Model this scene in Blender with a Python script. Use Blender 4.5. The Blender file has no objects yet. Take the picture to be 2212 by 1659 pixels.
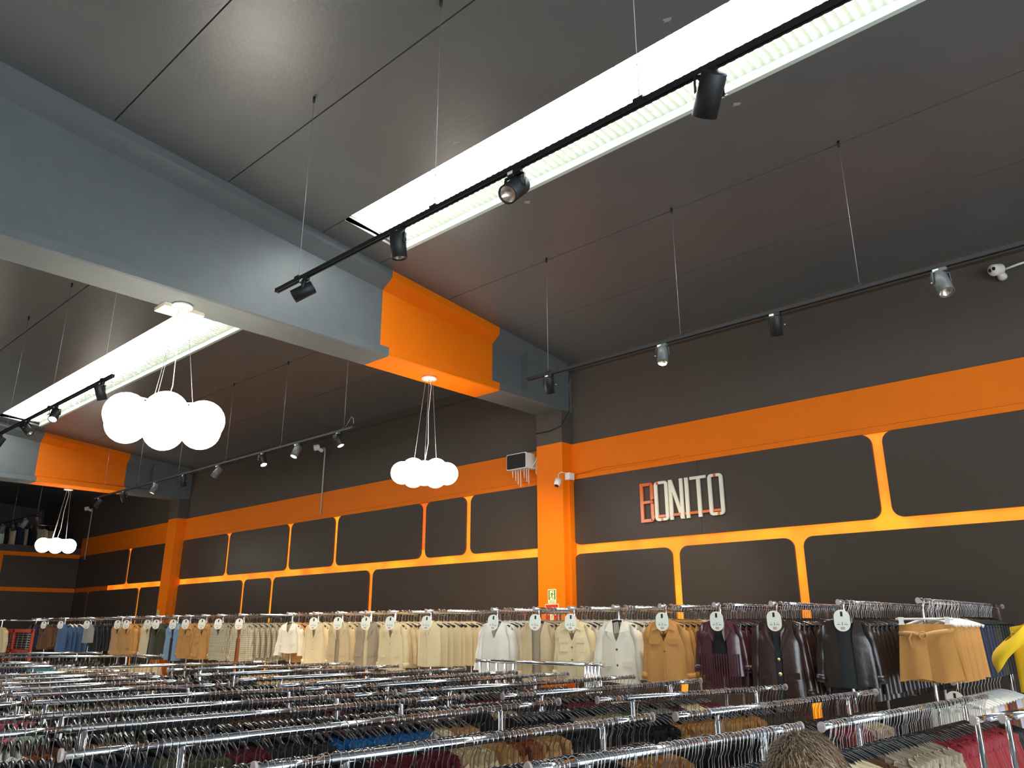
import bpy, math, random
from mathutils import Vector, Matrix
random.seed(7)
# ------------------------------------------------------------------ camera
FPX, YAW, PIT, ROLL, HC = 1670.0, math.radians(42.40), math.radians(17.365), math.radians(-0.10), 1.74
scn = bpy.context.scene
col = scn.collection
FW = Vector((-math.sin(YAW)*math.cos(PIT), math.cos(YAW)*math.cos(PIT), math.sin(PIT)))
RT = Vector((math.cos(YAW), math.sin(YAW), 0.0))
UP = RT.cross(FW)
RT, UP = (RT*math.cos(ROLL)+UP*math.sin(ROLL)), (UP*math.cos(ROLL)-RT*math.sin(ROLL))
cam = bpy.data.cameras.new('camera')
cam.sensor_fit = 'HORIZONTAL'; cam.sensor_width = 36.0; cam.lens = FPX/2212.0*36.0
cam.clip_start = 0.05; cam.clip_end = 200
cam_o = bpy.data.objects.new('camera', cam); col.objects.link(cam_o)
m = Matrix((RT, UP, -FW)).transposed().to_4x4(); m.translation = (0, 0, HC)
cam_o.matrix_world = m
scn.camera = cam_o
# ------------------------------------------------------------------ world, view
w = bpy.data.worlds.new('world'); scn.world = w; w.use_nodes = True
w.node_tree.nodes['Background'].inputs[0].default_value = (0.62, 0.72, 0.9, 1)
w.node_tree.nodes['Background'].inputs[1].default_value = 0.35
vs = scn.view_settings
vs.view_transform = 'Standard'; vs.look = 'None'; vs.exposure = 0.93; vs.gamma = 1.0; vs.use_curve_mapping = False
SKY_E, GLOBE_E, STRIP_E, SPOT_W, FRONT_E = 7.0, 6.0, 0.46, 2.0, 4.8

def CZ(y):                       # underside of the pitched ceiling
    return 6.375-0.1022*y if y > -2.2 else 6.375+0.1022*2.2+0.1022*(y+2.2)
def ray(x, y): return FW+RT*((x-1106)/FPX)-UP*((y-829.5)/FPX)
def onY(x, y, Y):
    d = ray(x, y); return Vector((0, 0, HC))+d*(Y/d.y)
def proj(p):
    v = Vector(p)-Vector((0, 0, HC)); z = v.dot(FW)
    return 1106+FPX*v.dot(RT)/z, 829.5-FPX*v.dot(UP)/z, z
# ------------------------------------------------------------------ helpers
def lin(c):
    f = lambda v: (v/255/12.92) if v <= 10.31 else ((v/255+0.055)/1.055)**2.4
    return tuple(f(v) for v in c)
MATS = {}
def mat(name, rgb=None, rough=.6, metal=0.0, spec=.5, bump=0.0, bscale=60.0, var=0.0, vscale=6.0, emit=None, estr=0.0, sheen=0.0, coat=0.0, trans=0.0):
    if name in MATS: return MATS[name]
    M = bpy.data.materials.new(name); M.use_nodes = True; MATS[name] = M
    nt = M.node_tree; N = nt.nodes; L = nt.links; b = N['Principled BSDF']
    c = lin(rgb) if rgb else (.5, .5, .5)
    b.inputs['Base Color'].default_value = (*c, 1)
    b.inputs['Roughness'].default_value = rough; b.inputs['Metallic'].default_value = metal
    b.inputs['Specular IOR Level'].default_value = spec
    if sheen: b.inputs['Sheen Weight'].default_value = sheen
    if coat: b.inputs['Coat Weight'].default_value = coat; b.inputs['Coat Roughness'].default_value = .15
    if trans: b.inputs['Transmission Weight'].default_value = trans
    tc = N.new('ShaderNodeTexCoord')
    if var:
        nz = N.new('ShaderNodeTexNoise'); nz.inputs['Scale'].default_value = vscale; nz.inputs['Detail'].default_value = 4
        L.new(tc.outputs['Object'], nz.inputs['Vector'])
        mx = N.new('ShaderNodeMix'); mx.data_type = 'RGBA'
        mx.inputs[6].default_value = (*[v*(1-var) for v in c], 1); mx.inputs[7].default_value = (*[min(1, v*(1+var)) for v in c], 1)
        L.new(nz.outputs['Fac'], mx.inputs[0]); L.new(mx.outputs[2], b.inputs['Base Color'])
    if bump:
        n2 = N.new('ShaderNodeTexNoise'); n2.inputs['Scale'].default_value = bscale; n2.inputs['Detail'].default_value = 3
        L.new(tc.outputs['Object'], n2.inputs['Vector'])
        bp = N.new('ShaderNodeBump'); bp.inputs['Strength'].default_value = bump; bp.inputs['Distance'].default_value = .01
        L.new(n2.outputs['Fac'], bp.inputs['Height']); L.new(bp.outputs['Normal'], b.inputs['Normal'])
    if emit:
        b.inputs['Emission Color'].default_value = (*emit, 1); b.inputs['Emission Strength'].default_value = estr
    return M

class MB:                        # a small mesh collector
    def __init__(s): s.v = []; s.f = []; s.m = []; s.cur = 0; s.smooth = []
    def add(s, vs_, fs, smooth=False):
        o = len(s.v); s.v += [tuple(p) for p in vs_]
        for f in fs: s.f.append(tuple(i+o for i in f)); s.m.append(s.cur); s.smooth.append(smooth)
        return s
    def box(s, x0, x1, y0, y1, z0, z1):
        return s.add([(x0,y0,z0),(x1,y0,z0),(x1,y1,z0),(x0,y1,z0),(x0,y0,z1),(x1,y0,z1),(x1,y1,z1),(x0,y1,z1)],
                     [(0,3,2,1),(4,5,6,7),(0,1,5,4),(1,2,6,5),(2,3,7,6),(3,0,4,7)])
    def tube(s, pts, r, n=8, caps=True, ry=None, smooth=True):
        pts = [Vector(p) for p in pts]; vs_ = []; fs = []
        k = len(pts); ref = None
        for i, p in enumerate(pts):
            t = (pts[min(i+1, k-1)]-pts[max(i-1, 0)]).normalized()
            if ref is None:
                a = Vector((0, 0, 1)) if abs(t.z) < .9 else Vector((1, 0, 0))
                ref = a.cross(t).normalized()
            ref = (ref-t*ref.dot(t)).normalized(); b = t.cross(ref)
            rr = r[i] if isinstance(r, (list, tuple)) else r
            r2 = rr if ry is None else (ry[i] if isinstance(ry, (list, tuple)) else ry)
            for j in range(n):
                a = 2*math.pi*j/n
                vs_.append(p+ref*(math.cos(a)*rr)+b*(math.sin(a)*r2))
        for i in range(k-1):
            for j in range(n):
                fs.append((i*n+j, i*n+(j+1) % n, (i+1)*n+(j+1) % n, (i+1)*n+j))
        s.add(vs_, fs, smooth)
        if caps:
            o = len(s.v)-len(vs_)
            s.f.append(tuple(o+j for j in reversed(range(n)))); s.f.append(tuple(o+(k-1)*n+j for j in range(n)))
            s.m += [s.cur]*2; s.smooth += [False]*2
        return s
    def lathe(s, prof, o=(0, 0, 0), ax=(0, 0, 1), n=20, smooth=True):
        ax = Vector(ax).normalized(); a = Vector((1, 0, 0)) if abs(ax.x) < .8 else Vector((0, 1, 0))
        e1 = ax.cross(a).normalized(); e2 = ax.cross(e1); o = Vector(o); vs_ = []; fs = []
        for (r, h) in prof:
            for j in range(n):
                t = 2*math.pi*j/n; vs_.append(o+ax*h+e1*(r*math.cos(t))+e2*(r*math.sin(t)))
        for i in range(len(prof)-1):
            for j in range(n): fs.append((i*n+j, i*n+(j+1) % n, (i+1)*n+(j+1) % n, (i+1)*n+j))
        return s.add(vs_, fs, smooth)
    def prism(s, poly, o, e1, e2, d):  # polygon in the plane (e1,e2) extruded along d
        o, e1, e2, d = Vector(o), Vector(e1), Vector(e2), Vector(d); n = len(poly)
        vs_ = [o+e1*a+e2*b for a, b in poly]+[o+e1*a+e2*b+d for a, b in poly]
        fs = [tuple(reversed(range(n))), tuple(range(n, 2*n))]+[(i, (i+1) % n, n+(i+1) % n, n+i) for i in range(n)]
        return s.add(vs_, fs)
    def grid(s, rows, closed=False, smooth=True):
        n = len(rows[0]); vs_ = [p for r in rows for p in r]; fs = []
        for i in range(len(rows)-1):
            for j in range(n if closed else n-1):
                fs.append((i*n+j, i*n+(j+1) % n, (i+1)*n+(j+1) % n, (i+1)*n+j))
        return s.add(vs_, fs, smooth)
    def sphere(s, c, r, n=24, k=14):
        prof = [(max(1e-4, r*math.sin(math.pi*i/k)), -r*math.cos(math.pi*i/k)) for i in range(k+1)]
        return s.lathe(prof, c, (0, 0, 1), n)
    def mesh(s, name, mats):
        me = bpy.data.meshes.new(name); me.from_pydata(s.v, [], s.f)
        for M in (mats if isinstance(mats, (list, tuple)) else [mats]): me.materials.append(M)
        me.polygons.foreach_set('material_index', s.m); me.polygons.foreach_set('use_smooth', s.smooth)
        me.update(); return me
    def build(s, name, mats, parent=None, loc=None, rot=None):
        return link(name, s.mesh(name, mats), parent, loc, rot)
def link(name, me, parent=None, loc=None, rot=None):
    o = bpy.data.objects.new(name, me); col.objects.link(o)
    if parent: o.parent = parent
    if loc: o.location = loc
    if rot: o.rotation_euler = rot
    return o
def empty(name, loc=(0, 0, 0), rz=0):
    o = bpy.data.objects.new(name, None); o.location = loc; o.rotation_euler = (0, 0, rz); o.empty_display_size = .1
    col.objects.link(o); return o
def tag(o, label=None, cat=None, group=None, kind=None):
    if label: o['label'] = label
    if cat: o['category'] = cat
    if group: o['group'] = group
    if kind: o['kind'] = kind
    return o
def copy_tree(o, parent=None):
    c = o.copy(); col.objects.link(c); c.parent = parent
    for ch in o.children: copy_tree(ch, c)
    return c
ORD = ['first','second','third','fourth','fifth','sixth','seventh','eighth','ninth','tenth','eleventh','twelfth','thirteenth','fourteenth','fifteenth','sixteenth','seventeenth','eighteenth','nineteenth','twentieth','twenty-first','twenty-second','twenty-third','twenty-fourth','twenty-fifth','twenty-sixth','twenty-seventh','twenty-eighth','twenty-ninth','thirtieth']
# ------------------------------------------------------------------ materials
ceil_m = mat('ceiling_paint', (94, 95, 95), .33, spec=.5, bump=.12, bscale=30, var=.12, vscale=1.5)
dark_m = mat('dark_wall_paint', (82, 73, 66), .6, spec=.4, bump=.25, bscale=160, var=.08)
panel_m = mat('panel_black', (68, 58, 50), .42, spec=.4, bump=.08, bscale=260, var=.06)
org_m = mat('orange_paint', (238, 118, 6), .55, spec=.22, bump=.12, bscale=80, var=.07, vscale=3)
beam_m = mat('beam_paint', (98, 103, 104), .42, spec=.5, bump=.12, bscale=40, var=.12)
joint_m = mat('joint_dark', (18, 18, 18), .8)
chrome = mat('chrome', (225, 228, 235), .13, metal=1.0)
steel = mat('brushed_steel', (190, 192, 196), .28, metal=1.0)
hook_m = mat('hook_wire', (215, 215, 215), .2, metal=1.0)
hang_m = mat('black_hanger_plastic', (26, 27, 29), .22, spec=.6)
whang_m = mat('white_hanger_plastic', (232, 230, 224), .4)
black_m = mat('black_metal', (28, 29, 31), .5, spec=.4)
grey_m = mat('grey_metal', (92, 96, 96), .4, spec=.5)
white_m = mat('white_plastic', (236, 234, 228), .4)
plaster_m = mat('white_plaster', (230, 222, 205), .7, bump=.2, bscale=60)
clear_m = mat('clear_plastic', (215, 200, 195), .15, spec=.6, trans=.35)
lens_m = mat('lens_glass', (205, 190, 175), .12, metal=.7)
floor_m = mat('floor_tile', (222, 218, 210), .3, spec=.5, var=.08, vscale=.8)
cable_m = mat('cable_grey', (170, 172, 175), .4, metal=.6)
lit_m = mat('lamp_lit', (255, 240, 210), .5, emit=(1, .86, .6), estr=14)
glob_m = mat('globe_lit', (255, 250, 240), .35, emit=(1.0, .93, .82), estr=GLOBE_E)
strip_m = None
pale_m = mat('pale_wall', (214, 210, 202), .7, bump=.1)
# ------------------------------------------------------------------ room
W = 8.74
XL, XR, YN = -25.44, 6.0, -8.5
b = MB().box(XL-4, XR, YN, W, -.2, 0); tag(b.build('floor', floor_m), kind='structure')
wb = tag(MB().box(XL-4, XR, W, W+.25, 0, 6.2).build('wall_back', dark_m), kind='structure')
tag(MB().box(XR, XR+.25, YN, W, 0, 6.8).build('wall_right', pale_m), kind='structure')
tag(MB().box(XL-4, XR, YN-.25, YN, 0, 6.8).build('wall_front', pale_m), kind='structure')
wl = tag(MB().box(XL-.25, XL, YN, W, 0, 3.80).build('wall_left', dark_m), kind='structure')
tag(MB().box(XL-4.2, XL-4, YN, W, 0, 6.8).build('wall_mezzanine', dark_m), kind='structure')
# unseen shop front glazing, added to bring bluish daylight from the right
wf = tag(empty('window_3', (XR, 0, 0)), kind='structure')
glz = mat('added_shopfront_daylight', (200, 210, 220), .3, emit=(.80, .91, 1.0), estr=FRONT_E)
for i in range(5):
    y0 = -7.5+2.2*i
    MB().box(-.05, -.02, y0+.04, y0+2.16, .35, 3.6).build('pane', glz, wf)
    MB().box(-.09, 0, y0-.04, y0+.04, .25, 3.7).build('mullion', black_m, wf)
MB().box(-.09, 0, -7.5, 3.5, 3.6, 3.7).build('frame_head', black_m, wf); MB().box(-.09, 0, -7.5, 3.5, .25, .35).build('frame_sill', black_m, wf)
# ceiling: one object with its panels as pieces
ceil = MB().box(XL-4, XR, YN, -2.2, 6.62, 6.7)
ceil.v = []; ceil.f = []; ceil.m = []; ceil.smooth = []
for xa, xb in ((XL-4, -19.0), (-19.0, -7.025), (-7.025, XR)):   # dark backing sheet above the panels, open over the skylight
    for ya, yb in ((YN, -2.2), (-2.2, 4.285), (5.10, W+.25)):
        ceil.add([(xa, ya, CZ(ya)+.03), (xb, ya, CZ(ya)+.03), (xb, yb, CZ(yb)+.03), (xa, yb, CZ(yb)+.03),
                  (xa, ya, CZ(ya)+.06), (xb, ya, CZ(ya)+.06), (xb, yb, CZ(yb)+.06), (xa, yb, CZ(yb)+.06)],
                 [(0,3,2,1),(4,5,6,7),(0,1,5,4),(1,2,6,5),(2,3,7,6),(3,0,4,7)])
SKX = [(-18.4, -7.75), (-6.36, 4.4)]
for xa, xb in ((XL-4, -18.4), (-7.75, -6.36), (4.4, XR)):
    ya, yb = 4.285, 5.10
    ceil.add([(xa, ya, CZ(ya)+.03), (xb, ya, CZ(ya)+.03), (xb, yb, CZ(yb)+.03), (xa, yb, CZ(yb)+.03),
              (xa, ya, CZ(ya)+.06), (xb, ya, CZ(ya)+.06), (xb, yb, CZ(yb)+.06), (xa, yb, CZ(yb)+.06)],
             [(0,3,2,1),(4,5,6,7),(0,1,5,4),(1,2,6,5),(2,3,7,6),(3,0,4,7)])
ceil_o = tag(ceil.build('ceiling', joint_m), kind='structure')
YJ = [YN, -7.4, -6.25, -5.1, -3.95, -2.8, -2.2, -1.4, -.27, .87, 2.01, 3.145, 4.285, 5.10, 6.21, 7.36, W]
BX = [(XL-4, -19.28), (-18.80, -7.265), (-6.787, XR)]
def cpanel(xa, xb, ya, yb):
    g = .006
    a, b2 = ya+g, yb-g
    MB().add([(xa, a, CZ(a)), (xb, a, CZ(a)), (xb, b2, CZ(b2)), (xa, b2, CZ(b2)),
              (xa, a, CZ(a)+.04), (xb, a, CZ(a)+.04), (xb, b2, CZ(b2)+.04), (xa, b2, CZ(b2)+.04)],
             [(0,3,2,1),(4,5,6,7),(0,1,5,4),(1,2,6,5),(2,3,7,6),(3,0,4,7)]).build('ceiling_panel', ceil_m, ceil_o)
for bi, (xa, xb) in enumerate(BX):
    for ya, yb in zip(YJ[:-1], YJ[1:]):
        if abs(ya-4.285) < .01 and bi > 0:
            s0, s1 = SKX[bi-1]
            cpanel(xa, s0, ya, yb); cpanel(s1, xb, ya, yb)
        else: cpanel(xa, xb, ya, yb)
# skylights ---------------------------------------------------------
def sky_mat():
    M = bpy.data.materials.new('translucent_daylight_sheet'); M.use_nodes = True; nt = M.node_tree; N = nt.nodes; L = nt.links
    b = N['Principled BSDF']; b.inputs['Base Color'].default_value = (.8, .84, .8, 1); b.inputs['Roughness'].default_value = .5
    tc = N.new('ShaderNodeTexCoord'); sx = N.new('ShaderNodeSeparateXYZ'); L.new(tc.outputs['Object'], sx.inputs[0])
    wv = N.new('ShaderNodeMath'); wv.operation = 'MULTIPLY'; wv.inputs[1].default_value = 2*math.pi/.076; L.new(sx.outputs['X'], wv.inputs[0])
    sn = N.new('ShaderNodeMath'); sn.operation = 'SINE'; L.new(wv.outputs[0], sn.inputs[0])
    nz = N.new('ShaderNodeTexNoise'); nz.inputs['Scale'].default_value = 26; nz.inputs['Detail'].default_value = 6; L.new(tc.outputs['Object'], nz.inputs['Vector'])
    nb = N.new('ShaderNodeTexNoise'); nb.inputs['Scale'].default_value = 2.2; L.new(tc.outputs['Object'], nb.inputs['Vector'])
    # silt lies in the wave troughs along the low edge of the sheet
    e = N.new('ShaderNodeMapRange'); e.inputs[1].default_value = 4.66; e.inputs[2].default_value = 5.06; L.new(sx.outputs['Y'], e.inputs[0])
    a1 = N.new('ShaderNodeMath'); a1.operation = 'MULTIPLY_ADD'; a1.inputs[1].default_value = .42; a1.inputs[2].default_value = -.13; L.new(sn.outputs[0], a1.inputs[0])
    a2 = N.new('ShaderNodeMath'); a2.operation = 'ADD'; L.new(a1.outputs[0], a2.inputs[0]); L.new(e.outputs[0], a2.inputs[1])
    a3 = N.new('ShaderNodeMath'); a3.operation = 'MULTIPLY_ADD'; a3.inputs[1].default_value = 1.1; a3.inputs[2].default_value = -.55; L.new(nz.outputs['Fac'], a3.inputs[0])
    a4 = N.new('ShaderNodeMath'); a4.operation = 'ADD'; L.new(a2.outputs[0], a4.inputs[0]); L.new(a3.outputs[0], a4.inputs[1])
    a6 = N.new('ShaderNodeMath'); a6.operation = 'MULTIPLY_ADD'; a6.inputs[1].default_value = .5; a6.inputs[2].default_value = -.25; L.new(nb.outputs['Fac'], a6.inputs[0])
    a7 = N.new('ShaderNodeMath'); a7.operation = 'ADD'; L.new(a4.outputs[0], a7.inputs[0]); L.new(a6.outputs[0], a7.inputs[1])
    rp = N.new('ShaderNodeValToRGB'); rp.color_ramp.elements[0].position = .20; rp.color_ramp.elements[0].color = (.94, 1, 1, 1)
    rp.color_ramp.elements[1].position = .30; rp.color_ramp.elements[1].color = (.022, .023, .015, 1)
    L.new(a7.outputs[0], rp.inputs[0]); L.new(rp.outputs[0], b.inputs['Emission Color']); b.inputs['Emission Strength'].default_value = SKY_E
    return M
skm = sky_mat()
sky_frame = mat('skylight_frame', (200, 214, 206), .5, bump=.2, bscale=50)
dirty = mat('dirty_upstand', (92, 92, 86), .7, bump=.3, bscale=60, var=.4, vscale=14)
for i, (xa, xb) in enumerate(SKX):
    ro = tag(empty('window_%d' % (i+1), ((xa+xb)/2, 4.69, CZ(4.69))), kind='structure')
    ro.location = (0, 0, 0)
    n = int((xb-xa)/.076*6); A, B = [], []
    for k in range(n+1):
        x = xa+(xb-xa)*k/n; dz = .009*math.sin(2*math.pi*x/.076)
        A.append((x, 4.27, CZ(4.27)+.085+dz)); B.append((x, 5.10, CZ(5.10)+.085+dz))
    MB().grid([A, B]).build('translucent_sheet', skm, ro)
    MB().box(xa, xb, 5.055, 5.10, CZ(5.1)-.004, CZ(5.1)+.075).build('frame', sky_frame, ro)
    MB().box(xa, xb, 4.272, 4.284, CZ(4.28)+.002, CZ(4.28)+.09).build('frame', dirty, ro)
    MB().box(xa-.14, xa, 4.29, 5.09, CZ(4.69)+.035, CZ(4.69)+.11).build('upstand', dirty, ro)
    MB().box(xb, xb+.14, 4.29, 5.09, CZ(4.69)+.035, CZ(4.69)+.11).build('upstand', dirty, ro)
# beams ---------------------------------------------------------------
def beam(cx, label, y0=YN):
    mb = MB(); hw = .239; ys = [y0, -2.2, 5.304, 5.9, 7.0, 7.185, 7.757, 7.758, W]
    web = {7.0: .085, 7.185: .10, 7.757: .115, 7.758: hw, W: hw}
    rows = []
    for y in ys:
        wv = web.get(y, .065); zc = CZ(y)+.02; zt = CZ(y); zf = 4.846
        right = [(hw-.014, 4.737), (hw, 4.751), (hw, zf), (wv, zf+.05), (wv, zt-.205), (hw, zt-.092), (hw, zc)]
        pr = right+[(-a, z) for a, z in reversed(right)]
        rows.append([(cx+a, y, z) for a, z in pr])
    n = len(rows[0])
    for i in range(len(rows)-1):
        mb.cur = 1 if 5.3 <= ys[i] < 7.18 else 0
        mb.grid([rows[i], rows[i+1]], closed=True, smooth=False)
    mb.cur = 0
    o = tag(mb.build('concrete_beam', [beam_m, org_m]), label, 'beam')
    MB().box(cx+.058, cx+.072, 6.43, 6.57, 4.95, 5.04).build('patch', org_m, o)
    return o
beam(-7.025, 'dark roof beam with orange painted band, nearest the camera, carrying two globe lamps')
beam(-19.04, 'far dark roof beam with orange painted band, at the left of the photo')
# columns
def column(cx, label):
    o = tag(empty('column', (cx, 8.6, 0)), label, 'column')
    p = MB().box(cx-.239, cx+.239, 8.493, W, 0, 4.26).build('painted_shaft', org_m); p.parent = o; p.location = (-cx, -8.6, 0)
    p = MB().box(cx-.239, cx+.239, 8.493, W, 4.26, 4.737).build('column_head', dark_m); p.parent = o; p.location = (-cx, -8.6, 0)
    p = MB().box(cx+.239, cx+.275, 8.60, W, 0, 3.73).build('corner_trim', org_m); p.parent = o; p.location = (-cx, -8.6, 0)
    return o
column(-7.026, 'orange painted column on the back wall with green exit sign')
column(-19.05, 'orange painted column at the far left end of the back wall')
# orange band and panels ----------------------------------------------
ZB0, ZB1, ZM0, ZM1 = 3.735, 4.255, 2.69, 2.815
bays = [(-6.787, XR), (-18.81, -7.265), (XL, -19.29)]
for i, (a, c) in enumerate(bays):
    tb = tag(MB().box(a, c, 8.70, W, ZB0+.07, ZB1).build('trim_%d' % (i+1), org_m), kind='structure')
    MB().box(a, c, 8.695, W-.002, ZB0, ZB0+.066).build('lower_board', org_m, tb)
for i, (a, c) in enumerate(bays):
    tag(MB().box(a, c, 8.66, W, 5.36, CZ(8.66)).build('trim_%d' % (i+11), dark_m), kind='structure')
chip = mat('paint_chip', (150, 146, 142), .8)
for px, py in ((1590, 225), (1140, 437), (1440, 43), (985, 307)):
    d = ray(px, py); q = Vector((0, 0, HC))+d*((6.375-HC)/(d.z+.1022*d.y))
    MB().prism([(.03*math.cos(a)*(1+.5*math.sin(3*a+px)), .022*math.sin(a)*(1+.4*math.cos(2*a+py))) for a in [k*math.pi/5 for k in range(10)]], (q.x, q.y, q.z), (1, 0, 0), (0, .995, -.1017), (0, 0, -.002)).build('paint_chip', chip, ceil_o)
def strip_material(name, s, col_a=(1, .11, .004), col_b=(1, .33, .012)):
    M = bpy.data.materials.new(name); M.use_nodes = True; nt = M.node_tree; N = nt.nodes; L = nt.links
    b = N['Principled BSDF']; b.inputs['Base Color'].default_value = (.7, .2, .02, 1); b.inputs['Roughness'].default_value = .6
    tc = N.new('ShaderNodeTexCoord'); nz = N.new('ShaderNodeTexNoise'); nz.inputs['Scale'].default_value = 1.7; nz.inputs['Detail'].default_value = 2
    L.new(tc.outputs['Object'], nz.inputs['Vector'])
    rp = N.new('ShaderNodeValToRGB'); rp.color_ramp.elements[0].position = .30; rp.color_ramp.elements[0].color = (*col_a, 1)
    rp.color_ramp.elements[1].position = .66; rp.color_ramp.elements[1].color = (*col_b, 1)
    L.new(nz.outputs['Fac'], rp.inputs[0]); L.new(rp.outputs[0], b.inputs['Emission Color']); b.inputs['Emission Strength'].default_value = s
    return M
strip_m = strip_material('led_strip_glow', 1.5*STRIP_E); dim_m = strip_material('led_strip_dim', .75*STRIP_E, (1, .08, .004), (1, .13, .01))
def rrect(x0, x1, z0, z1, r):     # r: radii bl, br, tr, tl
    P = []
    for (cx, cz, rr, a0) in ((x0, z0, r[0], 180), (x1, z0, r[1], 270), (x1, z1, r[2], 0), (x0, z1, r[3], 90)):
        sx = 1 if cx == x0 else -1; sz = 1 if cz == z0 else -1
        if rr < .004: P.append((cx, cz)); continue
        for k in range(7):
            a = math.radians(a0+15*k); P.append((cx+sx*rr+rr*math.cos(a), cz+sz*rr+rr*math.sin(a)))
    return P
def wpanel(x0, x1, z0, z1, r): 
    MB().prism(rrect(x0, x1, z0, z1, r), (0, 8.735, 0), (1, 0, 0), (0, 0, 1), (0, -.035, 0)).build('wall_panel', panel_m, wb)
R = .115; G = .055
def prow(xs, a, c, z0, z1, seams=(), rb=True, rt=True, ends=True):
    e = [a]+sorted(xs)+[c]
    for i in range(len(e)-1):
        l = e[i]+(G if i else 0.012); r = e[i+1]-(G if i < len(e)-2 else 0.012)
        rl = R if (i or ends) else .004; rr_ = R if (i < len(e)-2 or ends) else .004
        ss = [s for s in seams if l < s < r]; q = [l]+[v for s in ss for v in (s-.0015, s+.0015)]+[r]
        for k in range(0, len(q), 2):
            L_ = rl if k == 0 else .004; R_ = rr_ if k == len(q)-2 else .004
            wpanel(q[k], q[k+1], z0, z1, (L_*rb, R_*rb, R_*rt, L_*rt))
UPV = [[-2.60, 2.2], [-16.57, -14.08, -12.48, -9.97, -8.90], [-21.85]]
LOV = [[-5.165, -3.583, .4, 3.1], [-15.75, -14.60, -11.34], [-24.38, -20.97]]
for (a, c), u, l in zip(bays, UPV, LOV):
    prow(u, a, c, ZM1, ZB0, seams=(-4.774,))
    prow(l, a, c, .02, ZM0, seams=(-9.334, -12.942), rb=False)
names = ['glowing orange light strips between the wall panels around the shop sign', 'glowing orange light strips between the wall panels left of the exit sign column', 'short glowing orange light strips beyond the far orange column']
for i, ((a, c), u, l) in enumerate(zip(bays, UPV, LOV)):
    t = tag(empty('light_strip', (0, W-.006, 0)), names[i], 'light', 'light strips in the back wall')
    aa = a if i < 2 else -23.1
    MB().box(aa, c, -.002, 0, ZM0-.14, ZM1+.14).build('horizontal_strip', strip_m, t)
    if i == 2: MB().box(a, -23.1, -.002, 0, ZM0-.14, ZM1+.14).build('unlit_strip', org_m, t)
    for x in u: MB().box(x-G-.12, x+G+.12, -.002, 0, ZM1+.14, ZB0).build('vertical_strip', dim_m if abs(x+9.97) < .05 else strip_m, t)
    for x in l: MB().box(x-G-.12, x+G+.12, -.002, 0, .02, ZM0-.14).build('vertical_strip', org_m if x < -24 else strip_m, t)
# left (far) wall: painted strips and panels
tl = tag(MB().box(XL, XL+.03, YN, W-.05, 3.665, 3.775).build('trim_4', org_m), kind='structure')
tag(MB().box(XL, XL+.03, YN, W-.05, 2.69, 2.80).build('trim_5', org_m), kind='structure')
tag(MB().box(XL, XL+.03, 6.55, 6.70, 2.80, 3.665).build('trim_6', org_m), kind='structure')
for (y0, y1) in ((-1, 6.55), (6.70, 8.69)):
    MB().box(XL, XL+.025, y0+.005, y1-.005, 2.803, 3.662).build('wall_panel', panel_m, wl)
MB().box(XL, XL+.025, -1, 8.69, .02, 2.687).build('wall_panel', panel_m, wl)
tag(MB().box(XL-.3, XL+.02, YN, W, 3.78, 3.96).build('trim_7', mat('ledge_dark', (62, 60, 58), .6)), kind='structure')
tag(MB().box(XL-4, XL-.26, YN, W, 3.6, 3.79).build('floor_mezzanine', mat('mezzanine_floor', (80, 76, 70), .6)), kind='structure')
# ------------------------------------------------------------------ wall sign
sg_w = mat('sign_white', (232, 226, 208), .35); sg_o = mat('sign_orange', (214, 100, 36), .25, spec=.6)
S0 = (-5.53, 8.66, 3.28); ysg, dsg = 8.668, .024
so = tag(empty('shop_sign', S0), 'white and orange BONITO letter sign on the dark wall panel', 'sign')
def sgn(name, polys, M):
    mb = MB()
    for p in polys: mb.prism([(a-S0[0], c-S0[2]) for a, c in p], (0, ysg-S0[1], 0), (1, 0, 0), (0, 0, 1), (0, dsg, 0))
    return mb.build(name, M, so)
def rc(x0, x1, z0, z1): return [(x0, z0), (x1, z0), (x1, z1), (x0, z1)]
def oring(x0, x1, z0, z1, s=.046, c=.05):
    P = [[(x0, z0+c), (x0+s, z0+c+.004), (x0+s, z1-c-.004), (x0, z1-c)], [(x1-s, z0+c+.004), (x1, z0+c), (x1, z1-c), (x1-s, z1-c-.004)],
         rc(x0+c, x1-c, z0, z0+s*.8), rc(x0+c, x1-c, z1-s*.8, z1)]
    for (cx, cz, sx, sz) in ((x0, z0, 1, 1), (x1, z0, -1, 1), (x1, z1, -1, -1), (x0, z1, 1, -1)):
        o1 = [(cx+sx*c*(1-math.sin(t)), cz+sz*c*(1-math.cos(t))) for t in [i*math.pi/8 for i in range(5)]]
        q = o1+[(cx+sx*s, cz+sz*(c+.004)), (cx+sx*s, cz+sz*s*.8), (cx+sx*c, cz+sz*s*.8)]
        if sx*sz < 0: q = q[::-1]
        P.append(q[::-1])
    return P
zb_, zt_ = 3.022, 3.532
sgn('letter_b', [rc(-5.629, -5.583, zb_, zt_), rc(-5.583, -5.46, zt_-.04, zt_), rc(-5.583, -5.46, zb_, zb_+.04), rc(-5.583, -5.465, 3.262, 3.298),
    [(-5.471, 3.30), (-5.425, 3.315), (-5.425, zt_-.03), (-5.455, zt_), (-5.471, zt_-.03)], [(-5.471, zb_+.02), (-5.455, zb_), (-5.425, zb_+.03), (-5.425, 3.25), (-5.471, 3.262)], rc(-5.471, -5.44, 3.262, 3.30)], sg_o)
sgn('letter_o', oring(-5.411, -5.208, zb_, zt_), sg_w)
sgn('letter_n', [[(-5.193, zb_), (-5.147, zb_), (-5.147, zt_-.15), (-5.036, zb_), (-4.989, zb_), (-4.989, zt_), (-5.034, zt_), (-5.034, zb_+.15), (-5.147, zt_), (-5.193, zt_)]], sg_w)
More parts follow.
